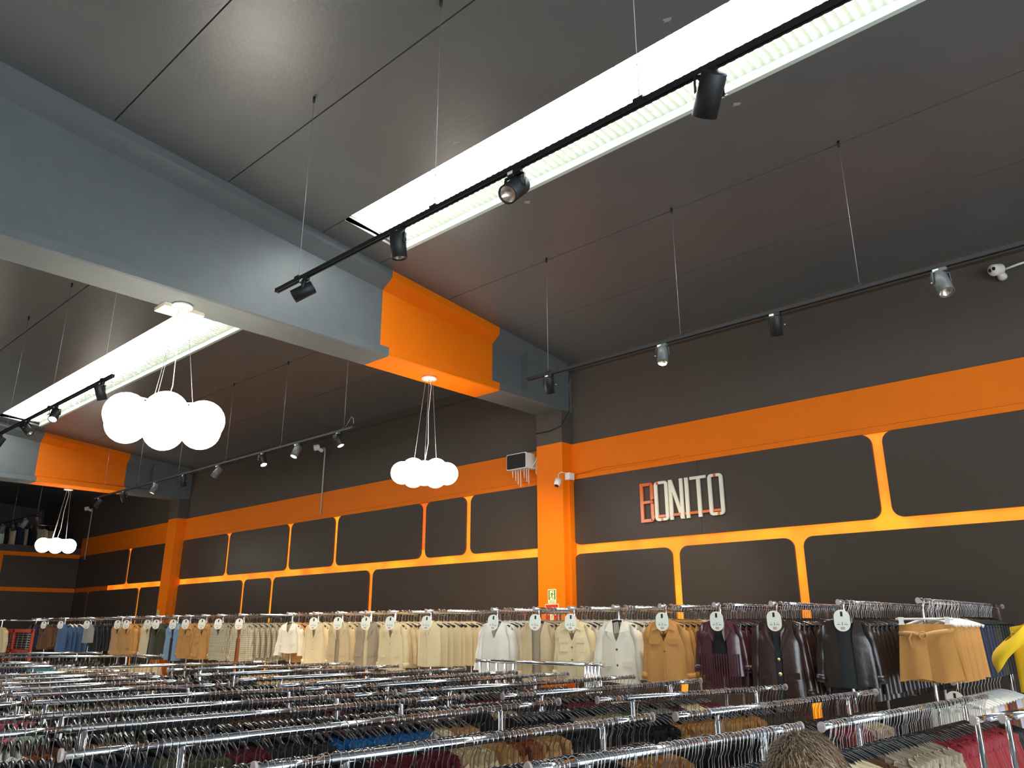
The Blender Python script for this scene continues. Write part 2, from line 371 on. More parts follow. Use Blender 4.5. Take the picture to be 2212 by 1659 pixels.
sgn('letter_i', [rc(-4.959, -4.911, zb_, zt_)], sg_w)
sgn('letter_t', [rc(-4.882, -4.660, zt_-.036, zt_), rc(-4.789, -4.742, zb_, zt_-.036)], sg_w)
sgn('letter_o', oring(-4.634, -4.432, zb_, zt_), sg_w)
for (x0, x1) in ((-5.425, -5.415), (-5.362, -5.256), (-5.205, -5.195), (-5.145, -5.037), (-4.987, -4.961), (-4.909, -4.791), (-4.740, -4.636), (-4.586, -4.479)):
    MB().box(x0-S0[0], x1-S0[0], ysg-.002-S0[1], ysg+.02-S0[1], 3.066-S0[2], 3.098-S0[2]).build('connecting_bar', sg_o, so)
for (x, z) in ((-5.36, zt_-.018), (-5.31, zb_+.018), (-4.533, zt_-.018), (-4.51, zb_+.018)):
    MB().box(x-.016-S0[0], x+.016-S0[0], ysg-.003-S0[1], ysg+.01-S0[1], z-.0195-S0[2], z+.0195-S0[2]).build('inset_block', sg_o, so)
# ------------------------------------------------------------------ pictogram signs
grn = mat('sign_green', (72, 120, 40), .4); cream_s = mat('sign_cream', (250, 244, 190), .4); red_s = mat('sign_red', (214, 46, 26), .4); ink = mat('ink_grey', (110, 100, 80), .6)
def text_mesh(body, size, M, parent, loc, rot, ext=.0006, name='lettering'):
    cu = bpy.data.curves.new('t', 'FONT'); cu.body = body; cu.size = size; cu.align_x = 'CENTER'; cu.align_y = 'CENTER'; cu.extrude = ext; cu.resolution_u = 2
    to = bpy.data.objects.new('t', cu); col.objects.link(to)
    dg = bpy.context.evaluated_depsgraph_get(); me = bpy.data.meshes.new_from_object(to.evaluated_get(dg))
    bpy.data.objects.remove(to); me.materials.clear(); me.materials.append(M); me.name = name
    return link(name, me, parent, loc, rot)
RX = (math.pi/2, 0, 0)
def exit_sign(x, z, y, label, s=1.0):
    t = tag(empty('exit_sign', (x, y, z)), label, 'sign')
    MB().prism([(a*s, c*s) for a, c in rrect(-.07, .07, -.095, .095, (.008,)*4)], (0, 0, 0), (1, 0, 0), (0, 0, 1), (0, -.004, 0)).build('plate', cream_s, t)
    p = MB()
    def q(pl): p.prism([(a*s, c*s) for a, c in pl], (0, -.0042, 0), (1, 0, 0), (0, 0, 1), (0, -.0012, 0))
    q(rc(-.06, -.041, -.045, .084)); q(rc(.041, .06, -.045, .084)); q(rc(-.041, .041, .077, .084))
    q([(.018+.009*math.cos(k*math.pi/4), .059+.009*math.sin(k*math.pi/4)) for k in range(8)])
    q([(-.003, .045), (.014, .045), (.006, .005), (-.012, .008)]); q([(-.003, .045), (-.026, .036), (-.032, .018), (-.026, .017), (-.02, .03), (-.002, .036)])
    q([(.012, .044), (.026, .026), (.04, .03), (.04, .024), (.024, .018), (.008, .034)]); q([(-.012, .01), (-.003, .01), (-.008, -.02), (-.034, -.02), (-.034, -.013), (-.015, -.012)])
    q([(-.004, .012), (.007, .01), (.024, -.028), (.022, -.044), (.014, -.042), (.015, -.029)]); q([(-.045, -.045), (-.034, -.045), (-.034, -.03), (-.045, -.03)])
    p.build('pictogram', grn, t)
    text_mesh('SAÍDA DE', .02*s, ink, t, (0, -.0052, -.062*s), RX); text_mesh('EMERGÊNCIA', .0185*s, ink, t, (0, -.0052, -.081*s), RX)
exit_sign(-7.015, 2.125, 8.492, 'cream and green running man exit sign on the near orange column')
exit_sign(-19.19, 2.03, 8.492, 'small green exit sign on the far orange column', .9)
t = tag(empty('fire_extinguisher_sign', (-7.02, 8.492, 1.90)), 'red fire extinguisher sign below the exit sign on the orange column', 'sign')
MB().prism(rrect(-.12, .12, -.125, .125, (.01,)*4), (0, 0, 0), (1, 0, 0), (0, 0, 1), (0, -.004, 0)).build('plate', cream_s, t)
MB().prism(rrect(-.11, .11, -.115, .115, (.004,)*4), (0, -.0042, 0), (1, 0, 0), (0, 0, 1), (0, -.001, 0)).build('red_field', red_s, t)
p = MB(); zz = -.0054
p.prism(rrect(-.032, .032, -.09, .02, (.01, .01, .025, .025)), (0, zz, 0), (1, 0, 0), (0, 0, 1), (0, -.001, 0))
p.prism([(-.012, .02), (.012, .02), (.012, .05), (.045, .06), (.043, .072), (-.012, .068)], (0, zz, 0), (1, 0, 0), (0, 0, 1), (0, -.001, 0))
for sx in (-1, 1):
    pts = [(sx*.012*1.0+sx*.055*math.sin(a), -.01+.068*math.cos(a)) for a in [i*math.pi/12 for i in range(8)]]
    for (a0, b0), (a1, b1) in zip(pts[:-1], pts[1:]):
        q = [(a0, b0), (a1, b1), (a1*.84, b1*.84-.001), (a0*.84, b0*.84-.001)]
        p.prism(q if sx < 0 else q, (0, zz, 0), (1, 0, 0), (0, 0, 1), (0, -.001, 0))
p.build('pictogram', cream_s, t)
# ------------------------------------------------------------------ lighting tracks
TZ = 4.355
def track(xa, xb, y, cabs, label):
    t = tag(empty('lighting_track', ((xa+xb)/2, y, TZ)), label, 'lighting track', 'suspended lighting tracks')
    ox = (xa+xb)/2
    mb = MB(); hx = (xb-xa)/2
    pr = [(-.018, -.016), (-.007, -.016), (-.007, -.004), (.007, -.004), (.007, -.016), (.018, -.016), (.018, .016), (-.018, .016)]
    mb.prism([(a, c) for a, c in pr], (-hx, 0, 0), (0, 1, 0), (0, 0, 1), (2*hx, 0, 0)); mb.build('track_rail', black_m, t)
    for s in (-1, 1): MB().box(s*hx-.012, s*hx+.012, -.019, .019, -.017, .017).build('end_cap', black_m, t)
    for x in cabs:
        zc = CZ(y)-TZ
        MB().tube([(x-ox, 0, .016), (x-ox, 0, zc-.05)], .0022, 6).build('suspension_cable', cable_m, t)
        MB().tube([(x-ox, 0, zc-.055), (x-ox, 0, zc)], .011, 8).build('ceiling_anchor', black_m, t)
        MB().box(x-ox-.03, x-ox+.03, -.02, .02, .012, .03).build('cable_clamp', black_m, t)
    return t
track(-5.32, 2.6, 2.99, (-5.02, -3.42, -1.82, -.2), 'black lighting track crossing in front of the long skylight')
track(-5.385, 1.5, 6.17, (-5.10, -3.46, -1.80, -.15), 'black lighting track near the back wall above the shop sign')
track(-17.8, -8.64, 2.99, (-8.93, -10.6, -12.3, -14.0, -15.7), 'black lighting track below the far skylight at the left')
track(-17.72, -8.61, 6.17, (-8.82, -10.43, -12.13, -13.85, -15.6, -17.3), 'black lighting track with lit warm spots above the middle wall')
track(-25.3, -21.06, 6.17, (-21.3, -23.2), 'short lighting track in front of the mezzanine opening')
def loop_cable(pts, name, label, r=.004, M=None):
    tag(MB().tube(pts, r, 6).build(name, M or black_m), label, 'cable')
loop_cable([(-8.80, 6.17, TZ+.02), (-8.72, 6.17, TZ+.10), (-8.66, 6.17, TZ+.16), (-8.61, 6.17, TZ+.13), (-8.60, 6.17, TZ+.05)], 'power_cable', 'thin grey cable loop at the end of the track with lit spots', .004, cable_m)
loop_cable([(-8.93, 2.99, TZ+.02), (-8.80, 2.99, TZ+.10), (-8.72, 2.99, TZ+.16), (-8.66, 2.99, TZ+.12), (-8.65, 2.99, TZ+.03)], 'power_cable', 'thin cable loop at the end of the track under the far skylight', .003, cable_m)
loop_cable([onY(1330, 742, 8.69), onY(1290, 757, 8.69), onY(1262, 768, 8.69), onY(1244, 782, 8.69), onY(1232, 800, 8.69), onY(1228, 830, 8.69), onY(1230, 872, 8.69)], 'power_cable', 'black cable curving down the wall corner beside the near orange column', .008)
loop_cable([onY(1230, 872, 8.69), onY(1229, 888, 8.68), onY(1222, 900, 8.6), (-6.775, 8.478, 4.50), (-7.0, 8.478, 4.45), (-7.25, 8.478, 4.455), (-7.29, 8.6, 4.47)], 'power_cable', 'black cable wrapped around the head of the near orange column', .008)
def spot(x, y, abc, label, lit=False, M=None, size=1.0, watts=0, aim=None, color=(1, .84, .62), blend=.6, ang=42):
    """track spotlight: adapter, yoke bracket, can, rim, reflector, knob. abc = aim as right/up/forward mix"""
    P = Vector((x, y, TZ-.016)); d = (RT*abc[0]+UP*abc[1]+FW*abc[2]).normalized()
    t = tag(empty('track_spotlight', P), label, 'spotlight', 'track spotlights')
    M = M or black_m; s = size
    MB().box(-.05, .05, -.016, .016, -.028, 0).build('adapter', M, t)
    MB().box(-.045, -.005, -.0175, -.016, -.024, -.004).build('adapter_label', white_m, t)
    side = d.cross(Vector((0, 0, 1)))
    side = side.normalized() if side.length > .1 else Vector((1, 0, 0))
    r = .052*s; piv = Vector((0, 0, -.028-.085*s))
    arm = MB()
    w2 = d.cross(side).normalized()
    for k in (1,):
        q = [Vector((0, 0, -.026)), Vector((0, 0, -.034))+side*.01, Vector((0, 0, -.04))+side*(r+.008)*k, piv+side*(r+.010)*k]
        arm.tube(q, .013*s, 6, ry=.004)
    q = [Vector((0, 0, -.026)), Vector((0, 0, -.034))-side*.01, Vector((0, 0, -.04))-side*(r+.008), piv-side*(r+.010)]
    arm.tube(q, .013*s, 6, ry=.004)
    arm.build('yoke_bracket', M, t)
    b0 = piv-d*(.085*s)
    can = MB(); L_ = .175*s
    can.lathe([(1e-4, 0), (r*.9, 0), (r, .008), (r, L_), (r*.88, L_), (r*.84, L_-.012)], b0, d, 22); can.build('can', M, t)
    rf = MB(); rf.lathe([(r*.85, L_-.012), (r*.6, L_-.035), (r*.28, L_-.05), (1e-4, L_-.052)], b0, d, 18); rf.build('reflector', lit_m if lit else lens_m, t)
    MB().tube([piv+side*(r+.01), piv+side*(r+.028)], .007, 8).build('knob', steel, t)
    if watts:
        la = bpy.data.lights.new('spot_beam', 'SPOT'); la.energy = watts*SPOT_W; la.color = color; la.spot_size = math.radians(ang); la.spot_blend = blend; la.shadow_soft_size = .05
        lo = bpy.data.objects.new('spot_beam', la); col.objects.link(lo); lo.parent = t
        lo.location = b0+d*(L_+.01); dd = (Vector(aim)-(P+b0+d*L_)).normalized() if aim else d
        lo.rotation_euler = dd.to_track_quat('-Z', 'Y').to_euler()
    return t
def xT(px, py, y): return onY(px, py, y).x
Y1, Y2 = 2.99, 6.17
spot(xT(659, 592, Y1), Y1, (-.80, -.46, -.25), 'black track spotlight at the left end of the skylight track, aimed left')
spot(xT(862, 494, Y1), Y1, (.10, -.9, -.15), 'black track spotlight aimed straight down, at the corner of the skylight', size=1.05)
spot(xT(1112, 364, Y1), Y1, (-.42, -.50, -.75), 'black track spotlight turned to show its round lens, before the skylight', size=1.15)
spot(xT(1528, 152, Y1), Y1, (-.10, -.75, .45), 'large black track spotlight seen from behind against the skylight', size=1.2)
spot(xT(2085, -62, Y1), Y1, (.05, -.9, -.3), 'track spotlight cut off by the top edge of the photo', size=1.1)
spot(xT(1186, 806, Y2), Y2, (.10, -.9, .22), 'black track spotlight at the left end of the wall track, lens hidden', watts=170, aim=(-8.6, 8.7, 1.9), ang=52, blend=1.0)
spot(xT(1430, 742, Y2), Y2, (-.10, -.8, -.5), 'grey track spotlight above the letter sign showing its lens', M=grey_m, watts=75, aim=(-5.6, 8.0, 1.9), ang=70)
spot(xT(1674, 682, Y2), Y2, (.12, -.9, .1), 'black track spotlight right of the letter sign, aimed down', watts=65, aim=(-3.4, 6.6, 1.6), ang=64)
spot(xT(2030, 586, Y2), Y2, (0, -.75, -.62), 'grey track spotlight beside the white wall camera', M=grey_m, size=1.12, watts=50, aim=(-1.7, 6.0, 1.4), ang=55)
spot(xT(221, 822, Y1), Y1, (.18, -.95, .1), 'dark track spotlight beside the large globe lamp', watts=40, aim=(-9.5, 4.5, 1.2), ang=60)
spot(xT(123, 868, Y1), Y1, (.15, -.60, -.75), 'small lit track spotlight showing a warm ring under the far skylight', lit=True, watts=40, aim=(-10.5, 5.0, 1.2), ang=60)
spot(xT(62, 902, Y1), Y1, (.62, -.6, -.2), 'track spotlight tilted right under the end of the far skylight')
spot(xT(2, 935, Y1), Y1, (-.3, -.7, -.4), 'track spotlight at the left edge of the photo under the far skylight')
WL = [((215, 1076), (-.45, -.75, -.4), 'tilted track spotlight at the far end of the lit track, by a wall camera', True, None, 40, (-17.2, 5.9, 1.4)),
      ((268, 1063), (.12, -.9, .3), 'unlit dark track spotlight, second from the far end of the lit track', False, None, 0, None),
      ((335, 1046), (-.30, -.75, -.4), 'small lit silver track spotlight, third from the far end of the lit track', True, grey_m, 60, (-14.8, 5.9, 1.4)),
      ((397, 1029), (.08, -.95, -.1), 'dark track spotlight aimed down, before the far column', False, None, 50, (-13.4, 5.9, 1.4)),
      ((470, 1008), (-.42, -.7, -.5), 'track spotlight with pale lens, fifth from the far end of the lit track', False, grey_m, 70, (-12.2, 5.9, 1.4)),
      ((568, 980), (.40, -.65, -.5), 'brightly lit warm track spotlight aimed right, third from the near end of the lit track', True, None, 110, (-9.6, 5.9, 1.5)),
      ((641, 962), (-.25, -.75, -.55), 'brightly lit silver track spotlight, second from the near end of the lit track', True, grey_m, 110, (-8.5, 5.9, 1.5)),
      ((732, 936), (.42, -.70, -.35), 'brightly lit warm track spotlight at the near end of the lit track', True, None, 110, (-7.2, 5.9, 1.5))]
for p, abc, lb, lit, M, wt, aim in WL: spot(xT(p[0], p[1], Y2), Y2, abc, lb, lit, M, 1.05, wt, aim, (1, .80, .52), .6, 62)
for p, abc, lb, M in (((6, 1137), (-.2, -.8, -.3), 'grey track spotlight at the left edge, before the mezzanine clothes', grey_m), ((30, 1130), (.2, -.9, -.1), 'black track spotlight before the mezzanine clothes', None),
                      ((54, 1122), (-.4, -.75, -.4), 'grey track spotlight with dark ring lens before the mezzanine clothes', grey_m), ((83, 1114), (.1, -.9, .2), 'dark track spotlight at the right end of the mezzanine track', None)):
    spot(xT(p[0], p[1], Y2), Y2, abc, lb, M=M, size=1.25)
# ------------------------------------------------------------------ globe pendants
def pendant(x, y, zg, r, a0, cx, label, plaque=False):
    t = tag(empty('globe_pendant', (cx, y, 4.737)), label, 'pendant lamp', 'globe cluster pendants')
    MB().lathe([(1e-4, 0), (.085, 0), (.098, -.012), (.094, -.03), (1e-4, -.036)], (0, 0, 0), (0, 0, 1), 24).build('ceiling_canopy', white_m, t)
    if plaque: MB().box(-.26, -.03, -.16, .24, -.04, -.002).build('mounting_board', mat('pale_wood', (235, 224, 196), .6, var=.1), t)
    R_ = 1.96*r; zc = zg-4.737; dx = x-cx
    cs = [(dx, 0.0, zc-.10*r)]+[(dx+R_*math.cos(a0+k*math.pi/3), R_*math.sin(a0+k*math.pi/3), zc) for k in range(6)]
    for c in cs: MB().sphere(c, r).build('glass_globe', glob_m, t)
    MB().lathe([(1e-4, .02), (.05, .02), (.05, -.02), (1e-4, -.02)], (dx, 0, zc+r*.95), (0, 0, 1), 14).build('hub', white_m, t)
    for k in range(6):
        a = a0+k*math.pi/3; MB().tube([(dx, 0, zc+r*.95), (dx+R_*math.cos(a), R_*math.sin(a), zc+r*.9)], .008, 6).build('arm', white_m, t)
    for k in (0, 2, 4):
        a = a0+k*math.pi/3+.5; MB().tube([(.05*math.cos(a), .05*math.sin(a), -.03), (dx+.6*R_*math.cos(a), .6*R_*math.sin(a), zc+r*.9)], .0022, 6).build('suspension_wire', cable_m, t)
    MB().tube([(0, 0, -.03), (.02, .02, -.12), (.015+dx*.3, 0, zc*.4), (.025+dx*.6, .01, zc*.7), (dx, 0, zc+r)], .004, 6).build('power_cord', white_m, t)
    return t
pendant(-7.13, 2.985, 3.565, .192, math.radians(157.2), -7.08, 'largest cluster of glowing white globes, hung before the far skylight', True)
pendant(-7.07, 6.16, 3.515, .138, math.radians(48.9), -7.04, 'cluster of glowing white globes hung from the orange part of the near beam')
pendant(-19.50, 6.13, 3.475, .150, math.radians(42), -19.3, 'small distant cluster of glowing white globes at the left, before the mezzanine')
pendant(-7.07, -.20, 3.515, .138, .3, -7.04, 'added cluster of white globes on the near beam, unseen behind the left edge')  # unseen globe lamp, added to brighten the wall and ceiling
pendant(-19.10, 2.985, 3.515, .138, .3, -19.1, 'added cluster of white globes on the far beam, unseen at the left')  # second added lamp out of view, for more light in the far bay
# ------------------------------------------------------------------ cameras, speaker, boxes on the wall
def wall_cam(x, z, label, conduit=None, side=None):
    t = tag(empty('security_camera', (x, 8.70, z)), label, 'camera')
    d = Vector((-.55, -.8, -.25)).normalized()
    MB().tube([(0, 0, -.02), (0, -.03, -.02), (0, -.07, -.01), (-.01, -.10, .0)], [.045, .042, .034, .03], 14).build('mount', white_m, t)
    hb = Vector((.0, -.10, .03))
    MB().lathe([(1e-4, 0), (.045, .004), (.058, .02), (.060, .11), (.055, .125), (1e-4, .127)], hb-d*.03, d, 20).build('head', white_m, t)
    e1 = d.cross(Vector((0, 0, 1))).normalized()
    for s in (-1, 1): MB().lathe([(1e-4, .003), (.018, .002), (.019, -.004)], hb+d*.10+e1*.024*s+Vector((0, 0, .01)), d, 14).build('lens', mat('lens_dark', (30, 12, 14), .1, spec=.8), t)
    if conduit: MB().tube([(.03, -.02, -.01), (.07, -.02, .02), (.11, -.02, .0), (.12, -.02, -.06), (.12, -.02, conduit-z)], .013, 8).build('conduit', mat('conduit_grey', (190, 184, 176), .5), t)
    if side: MB().tube([(.04, -.04, .04), (.16, -.03, .06), (.5, -.02, .08), (1.2, -.02, .13)], .012, 8).build('cable', white_m, t)
wall_cam(-1.16, 5.15, 'white twin-lens security camera high on the wall at the right edge', side=True)
wall_cam(-13.12, 5.14, 'white security camera on the wall between lit spotlights, with grey conduit below', conduit=3.83)
wall_cam(-25.1, 5.1, 'small distant security camera with thin conduit in the far left corner', conduit=3.62)
t = tag(empty('wall_speaker', (-7.64, 8.58, 4.09)), 'white box speaker with black front on the orange band beside the column', 'speaker')
MB().prism(rrect(-.2, .2, -.12, .12, (.02,)*4), (0, .08, 0), (1, 0, 0), (0, 0, 1), (0, -.2, 0)).build('cabinet', white_m, t)
MB().prism(rrect(-.185, .185, -.108, .108, (.02,)*4), (0, -.121, 0), (1, 0, 0), (0, 0, 1), (0, -.008, 0)).build('grille', mat('grille_black', (34, 33, 32), .8, bump=.4, bscale=400), t)
for i, (a, l) in enumerate(((-.13, .10), (-.07, .16), (-.02, .22), (.03, .26), (.10, .14), (.15, .20), (.19, .24))):
    MB().tube([(a, -.06, -.12), (a+.004, -.06, -.12-l)], .006, 6).build('ribbon', white_m, t)
MB().tube([(.2, .02, -.08), (.26, .05, .02), (.34, .08, .06)], .008, 6).build('cable', white_m, t)
t = tag(MB().prism(rrect(-.07, .07, -.15, .15, (.06,)*4), (0, 0, 0), (1, 0, 0), (0, 0, 1), (0, -.05, 0)).build('emergency_lamp', mat('lamp_cream', (226, 206, 160), .4), loc=(-7.36, 8.70, 4.02)), 'rounded cream wall lamp between the white speaker and the orange column', 'lamp')
t = tag(empty('dome_camera', (-6.86, 8.49, 3.67)), 'small white dome camera with black face on the edge of the near orange column', 'camera')
MB().lathe([(1e-4, 0), (.05, 0), (.05, .05), (.042, .10), (1e-4, .11)], (0, 0, .05), (0, -.45, -.9), 18).build('housing', white_m, t)
MB().lathe([(1e-4, .118), (.03, .108), (.038, .09)], (0, 0, .05), (0, -.45, -.9), 18).build('lens_dome', mat('lens_dark'), t)
MB().tube([(.02, -.02, .05), (.02, -.03, .12), (.06, -.01, .15), (.10, .04, .14)], .006, 6).build('cable', white_m, t)
t = tag(empty('junction_box', (-6.745, 8.60, 3.765)), 'small white junction box at the corner of the near orange column', 'junction box')
MB().prism(rrect(-.045, .045, -.05, .05, (.008,)*4), (0, .05, 0), (1, 0, 0), (0, 0, 1), (0, -.1, 0)).build('box', white_m, t)
MB().prism(rrect(-.04, .04, -.045, .045, (.006,)*4), (0, -.05, 0), (1, 0, 0), (0, 0, 1), (0, -.006, 0)).build('lid', white_m, t)
loop_cable([(-6.70, 8.69, 3.80), (-6.2, 8.69, 3.845), (-5.6, 8.69, 3.83), (-5.0, 8.69, 3.84)], 'wall_cable', 'orange painted cable along the lower edge of the band right of the column', .006, org_m)
# ------------------------------------------------------------------ cloth
COLS = dict(camel=(196,142,78), tan=(188,144,92), offwhite=(228,219,200), cream=(230,210,168), beige=(208,186,146), white=(238,233,220), taupe=(168,152,128), mint=(188,208,192),
    plum=(74,36,44), brownleather=(52,32,26), blackleather=(40,33,29), black=(27,27,29), navy=(36,44,66), olive=(92,96,66), darkolive=(62,60,44), lightblue=(132,158,186), denim=(70,100,136),
    darkred=(78,24,28), brown=(104,70,44), grey=(150,148,138), burgundy=(112,34,44), blue=(34,104,158), pink=(206,120,132), red=(146,46,50), rust=(150,84,44), charcoal=(48,50,52), lavender=(206,200,214), yellow=(232,190,30), orange=(214,92,30), teal=(90,150,150), lime=(170,190,50))
NICE = dict(offwhite='off-white', brownleather='dark brown leather', blackleather='black-brown leather', darkolive='dark olive', lightblue='light blue', darkred='dark red', denim='blue denim')
def cm(c):
    if c in ('plum', 'brownleather', 'blackleather'): return mat('leather_'+c, COLS[c], .30, spec=.6, bump=.25, bscale=22, coat=.3)
    if c == 'houndstooth': return pattern('houndstooth', (226,214,184), (44,40,36), 62)
    if c == 'plaid': return pattern('plaid', (196,186,156), (112,108,98), 38)
    return mat('cloth_'+c, COLS[c], .82, spec=.25, bump=.12, bscale=160, var=.07, vscale=9, sheen=.15)
def pattern(name, a, b_, sc):
    if name in MATS: return MATS[name]
    M = bpy.data.materials.new(name); M.use_nodes = True; MATS[name] = M; N = M.node_tree.nodes; L = M.node_tree.links; b = N['Principled BSDF']; b.inputs['Roughness'].default_value = .85
    tc = N.new('ShaderNodeTexCoord'); sx = N.new('ShaderNodeSeparateXYZ'); L.new(tc.outputs['Object'], sx.inputs[0])
    o = []
    for ax in 'XZ':
        m1 = N.new('ShaderNodeMath'); m1.operation = 'MULTIPLY'; m1.inputs[1].default_value = sc; L.new(sx.outputs[ax], m1.inputs[0])
        m2 = N.new('ShaderNodeMath'); m2.operation = 'FRACT'; L.new(m1.outputs[0], m2.inputs[0])
        m3 = N.new('ShaderNodeMath'); m3.operation = 'LESS_THAN'; m3.inputs[1].default_value = .48 if name == 'houndstooth' else .26; L.new(m2.outputs[0], m3.inputs[0]); o.append(m3)
    ad = N.new('ShaderNodeMath'); ad.operation = 'ADD'; L.new(o[0].outputs[0], ad.inputs[0]); L.new(o[1].outputs[0], ad.inputs[1])
    hf = N.new('ShaderNodeMath'); hf.operation = 'MULTIPLY'; hf.inputs[1].default_value = .5; L.new(ad.outputs[0], hf.inputs[0])
    mx = N.new('ShaderNodeMix'); mx.data_type = 'RGBA'; mx.inputs[6].default_value = (*lin(a), 1); mx.inputs[7].default_value = (*lin(b_), 1)
    L.new(hf.outputs[0], mx.inputs[0]); L.new(mx.outputs[2], b.inputs['Base Color']); return M
def hook_mb(n=5, fine=True, r=.0018, R0=.0195, drop=.115):
    k = 9 if fine else 5
    pts = [(R0*math.cos(math.radians(a)), 0, R0*math.sin(math.radians(a))) for a in [215-235*i/(k-1) for i in range(k)]]
    pts += [(.012, 0, -.036), (.001, 0, -.056), (0, 0, -drop)] if fine else [(.001, 0, -.05), (0, 0, -drop)]
    return MB().tube(pts, r, n, caps=False)
def hanger_mb(ws=.185, z0=-.118, seg=5, n=6, ry=.013, drop=.075, dome=False):
    pts = []
    for i in range(-seg, seg+1):
        u = i/seg; pts.append((ws*u, 0, z0-drop*abs(u)**1.5))
    if dome: return MB().tube(pts, [.016-.011*min(1, abs(i/seg)*1.3) for i in range(-seg, seg+1)], n, ry=[ry*(1-.72*min(1, abs(i/seg)*1.3)) for i in range(-seg, seg+1)])
    rr = [.010+.006*abs(i/seg) for i in range(-seg, seg+1)]
    return MB().tube(pts, rr, n, ry=[ry*(.65+.45*abs(i/seg)) for i in range(-seg, seg+1)])
def body_grid(ws, L, t, rows, n, z0, neck=.055, gfun=None, fold=.006, seed=0, flare=.0, slope=.30, waist=0.0, bell=1.0):
    rnd = random.Random(seed); ph = [rnd.uniform(0, 6.3) for _ in range(3)]; kf = [rnd.uniform(20, 34), rnd.uniform(44, 66)]
    out = []
    for i in range(rows+1):
        v = (i/rows)**1.15; hw = ws*(1+.05*math.sin(min(1, v*2)*math.pi)*0-waist*math.sin(math.pi*v)+flare*v)
        tt = t*(.28+.72*min(1, v*4.5)); g = gfun(v) if gfun else -.006
        f0 = math.asin(max(-.99, min(.99, g/hw))) if g > 0 else -.03
        row = []
        for j in range(n+1):
            f = f0+(2*math.pi-2*f0)*j/n
            sx = math.sin(f); x = hw*(abs(sx)**.85)*(1 if sx >= 0 else -1); y = -tt*math.cos(f)
            zs = z0-slope*max(0, abs(x)-neck)+(.012 if y > 0 and abs(x) < neck else 0)
            z = zs*(1-v)+(z0-L)*v
            y += fold*v*bell*(math.sin(kf[0]*x+ph[0])+.5*math.sin(kf[1]*x+ph[1]))*(1 if abs(math.cos(f)) > .3 else .4)
            z += .006*v*math.sin(18*x+ph[2])
            row.append((x, y, z))
        out.append(row)
    return out
def sleeve_grid(s, ws, L, z0, r0=.052, r1=.036, rows=5, n=8, out=.05, seed=0, bend=.02, back=.0):
    rnd = random.Random(seed+s); rs = []
    for i in range(rows+1):
        u = i/rows; cx = s*(ws-.028+out*u**.8); cz = z0-.055-(L-.06)*u; cy = bend*math.sin(u*2.6)+back*u
        r = r0+(r1-r0)*u; r *= (.75 if i == 0 else 1)*(1+.10*math.sin(u*11+rnd.uniform(0, 2)))
        rs.append([(cx+r*.75*math.cos(a), cy+r*.85*math.sin(a), cz+(.03*math.cos(a)*-s if i == 0 else 0)) for a in [2*math.pi*k/n for k in range(n)]])
    return rs
def simple_garment(kind, ws, L, t, n, rows, seed, z0=-.114, sl=True, neck=.055):
    mb = MB()
    if kind == 'bottom':
        mb.grid(body_grid(ws, L, t, rows, n, z0-.05, neck=ws, gfun=None, fold=.008, seed=seed, flare=.10), smooth=True)
    else:
        mb.grid(body_grid(ws, L, t, rows, n, z0, neck=neck, seed=seed, fold=.009), smooth=True)
        if sl:
            for s in (-1, 1): mb.grid(sleeve_grid(s, ws, L*.92, z0, rows=max(2, rows-1), n=6, seed=seed), closed=True)
    return mb
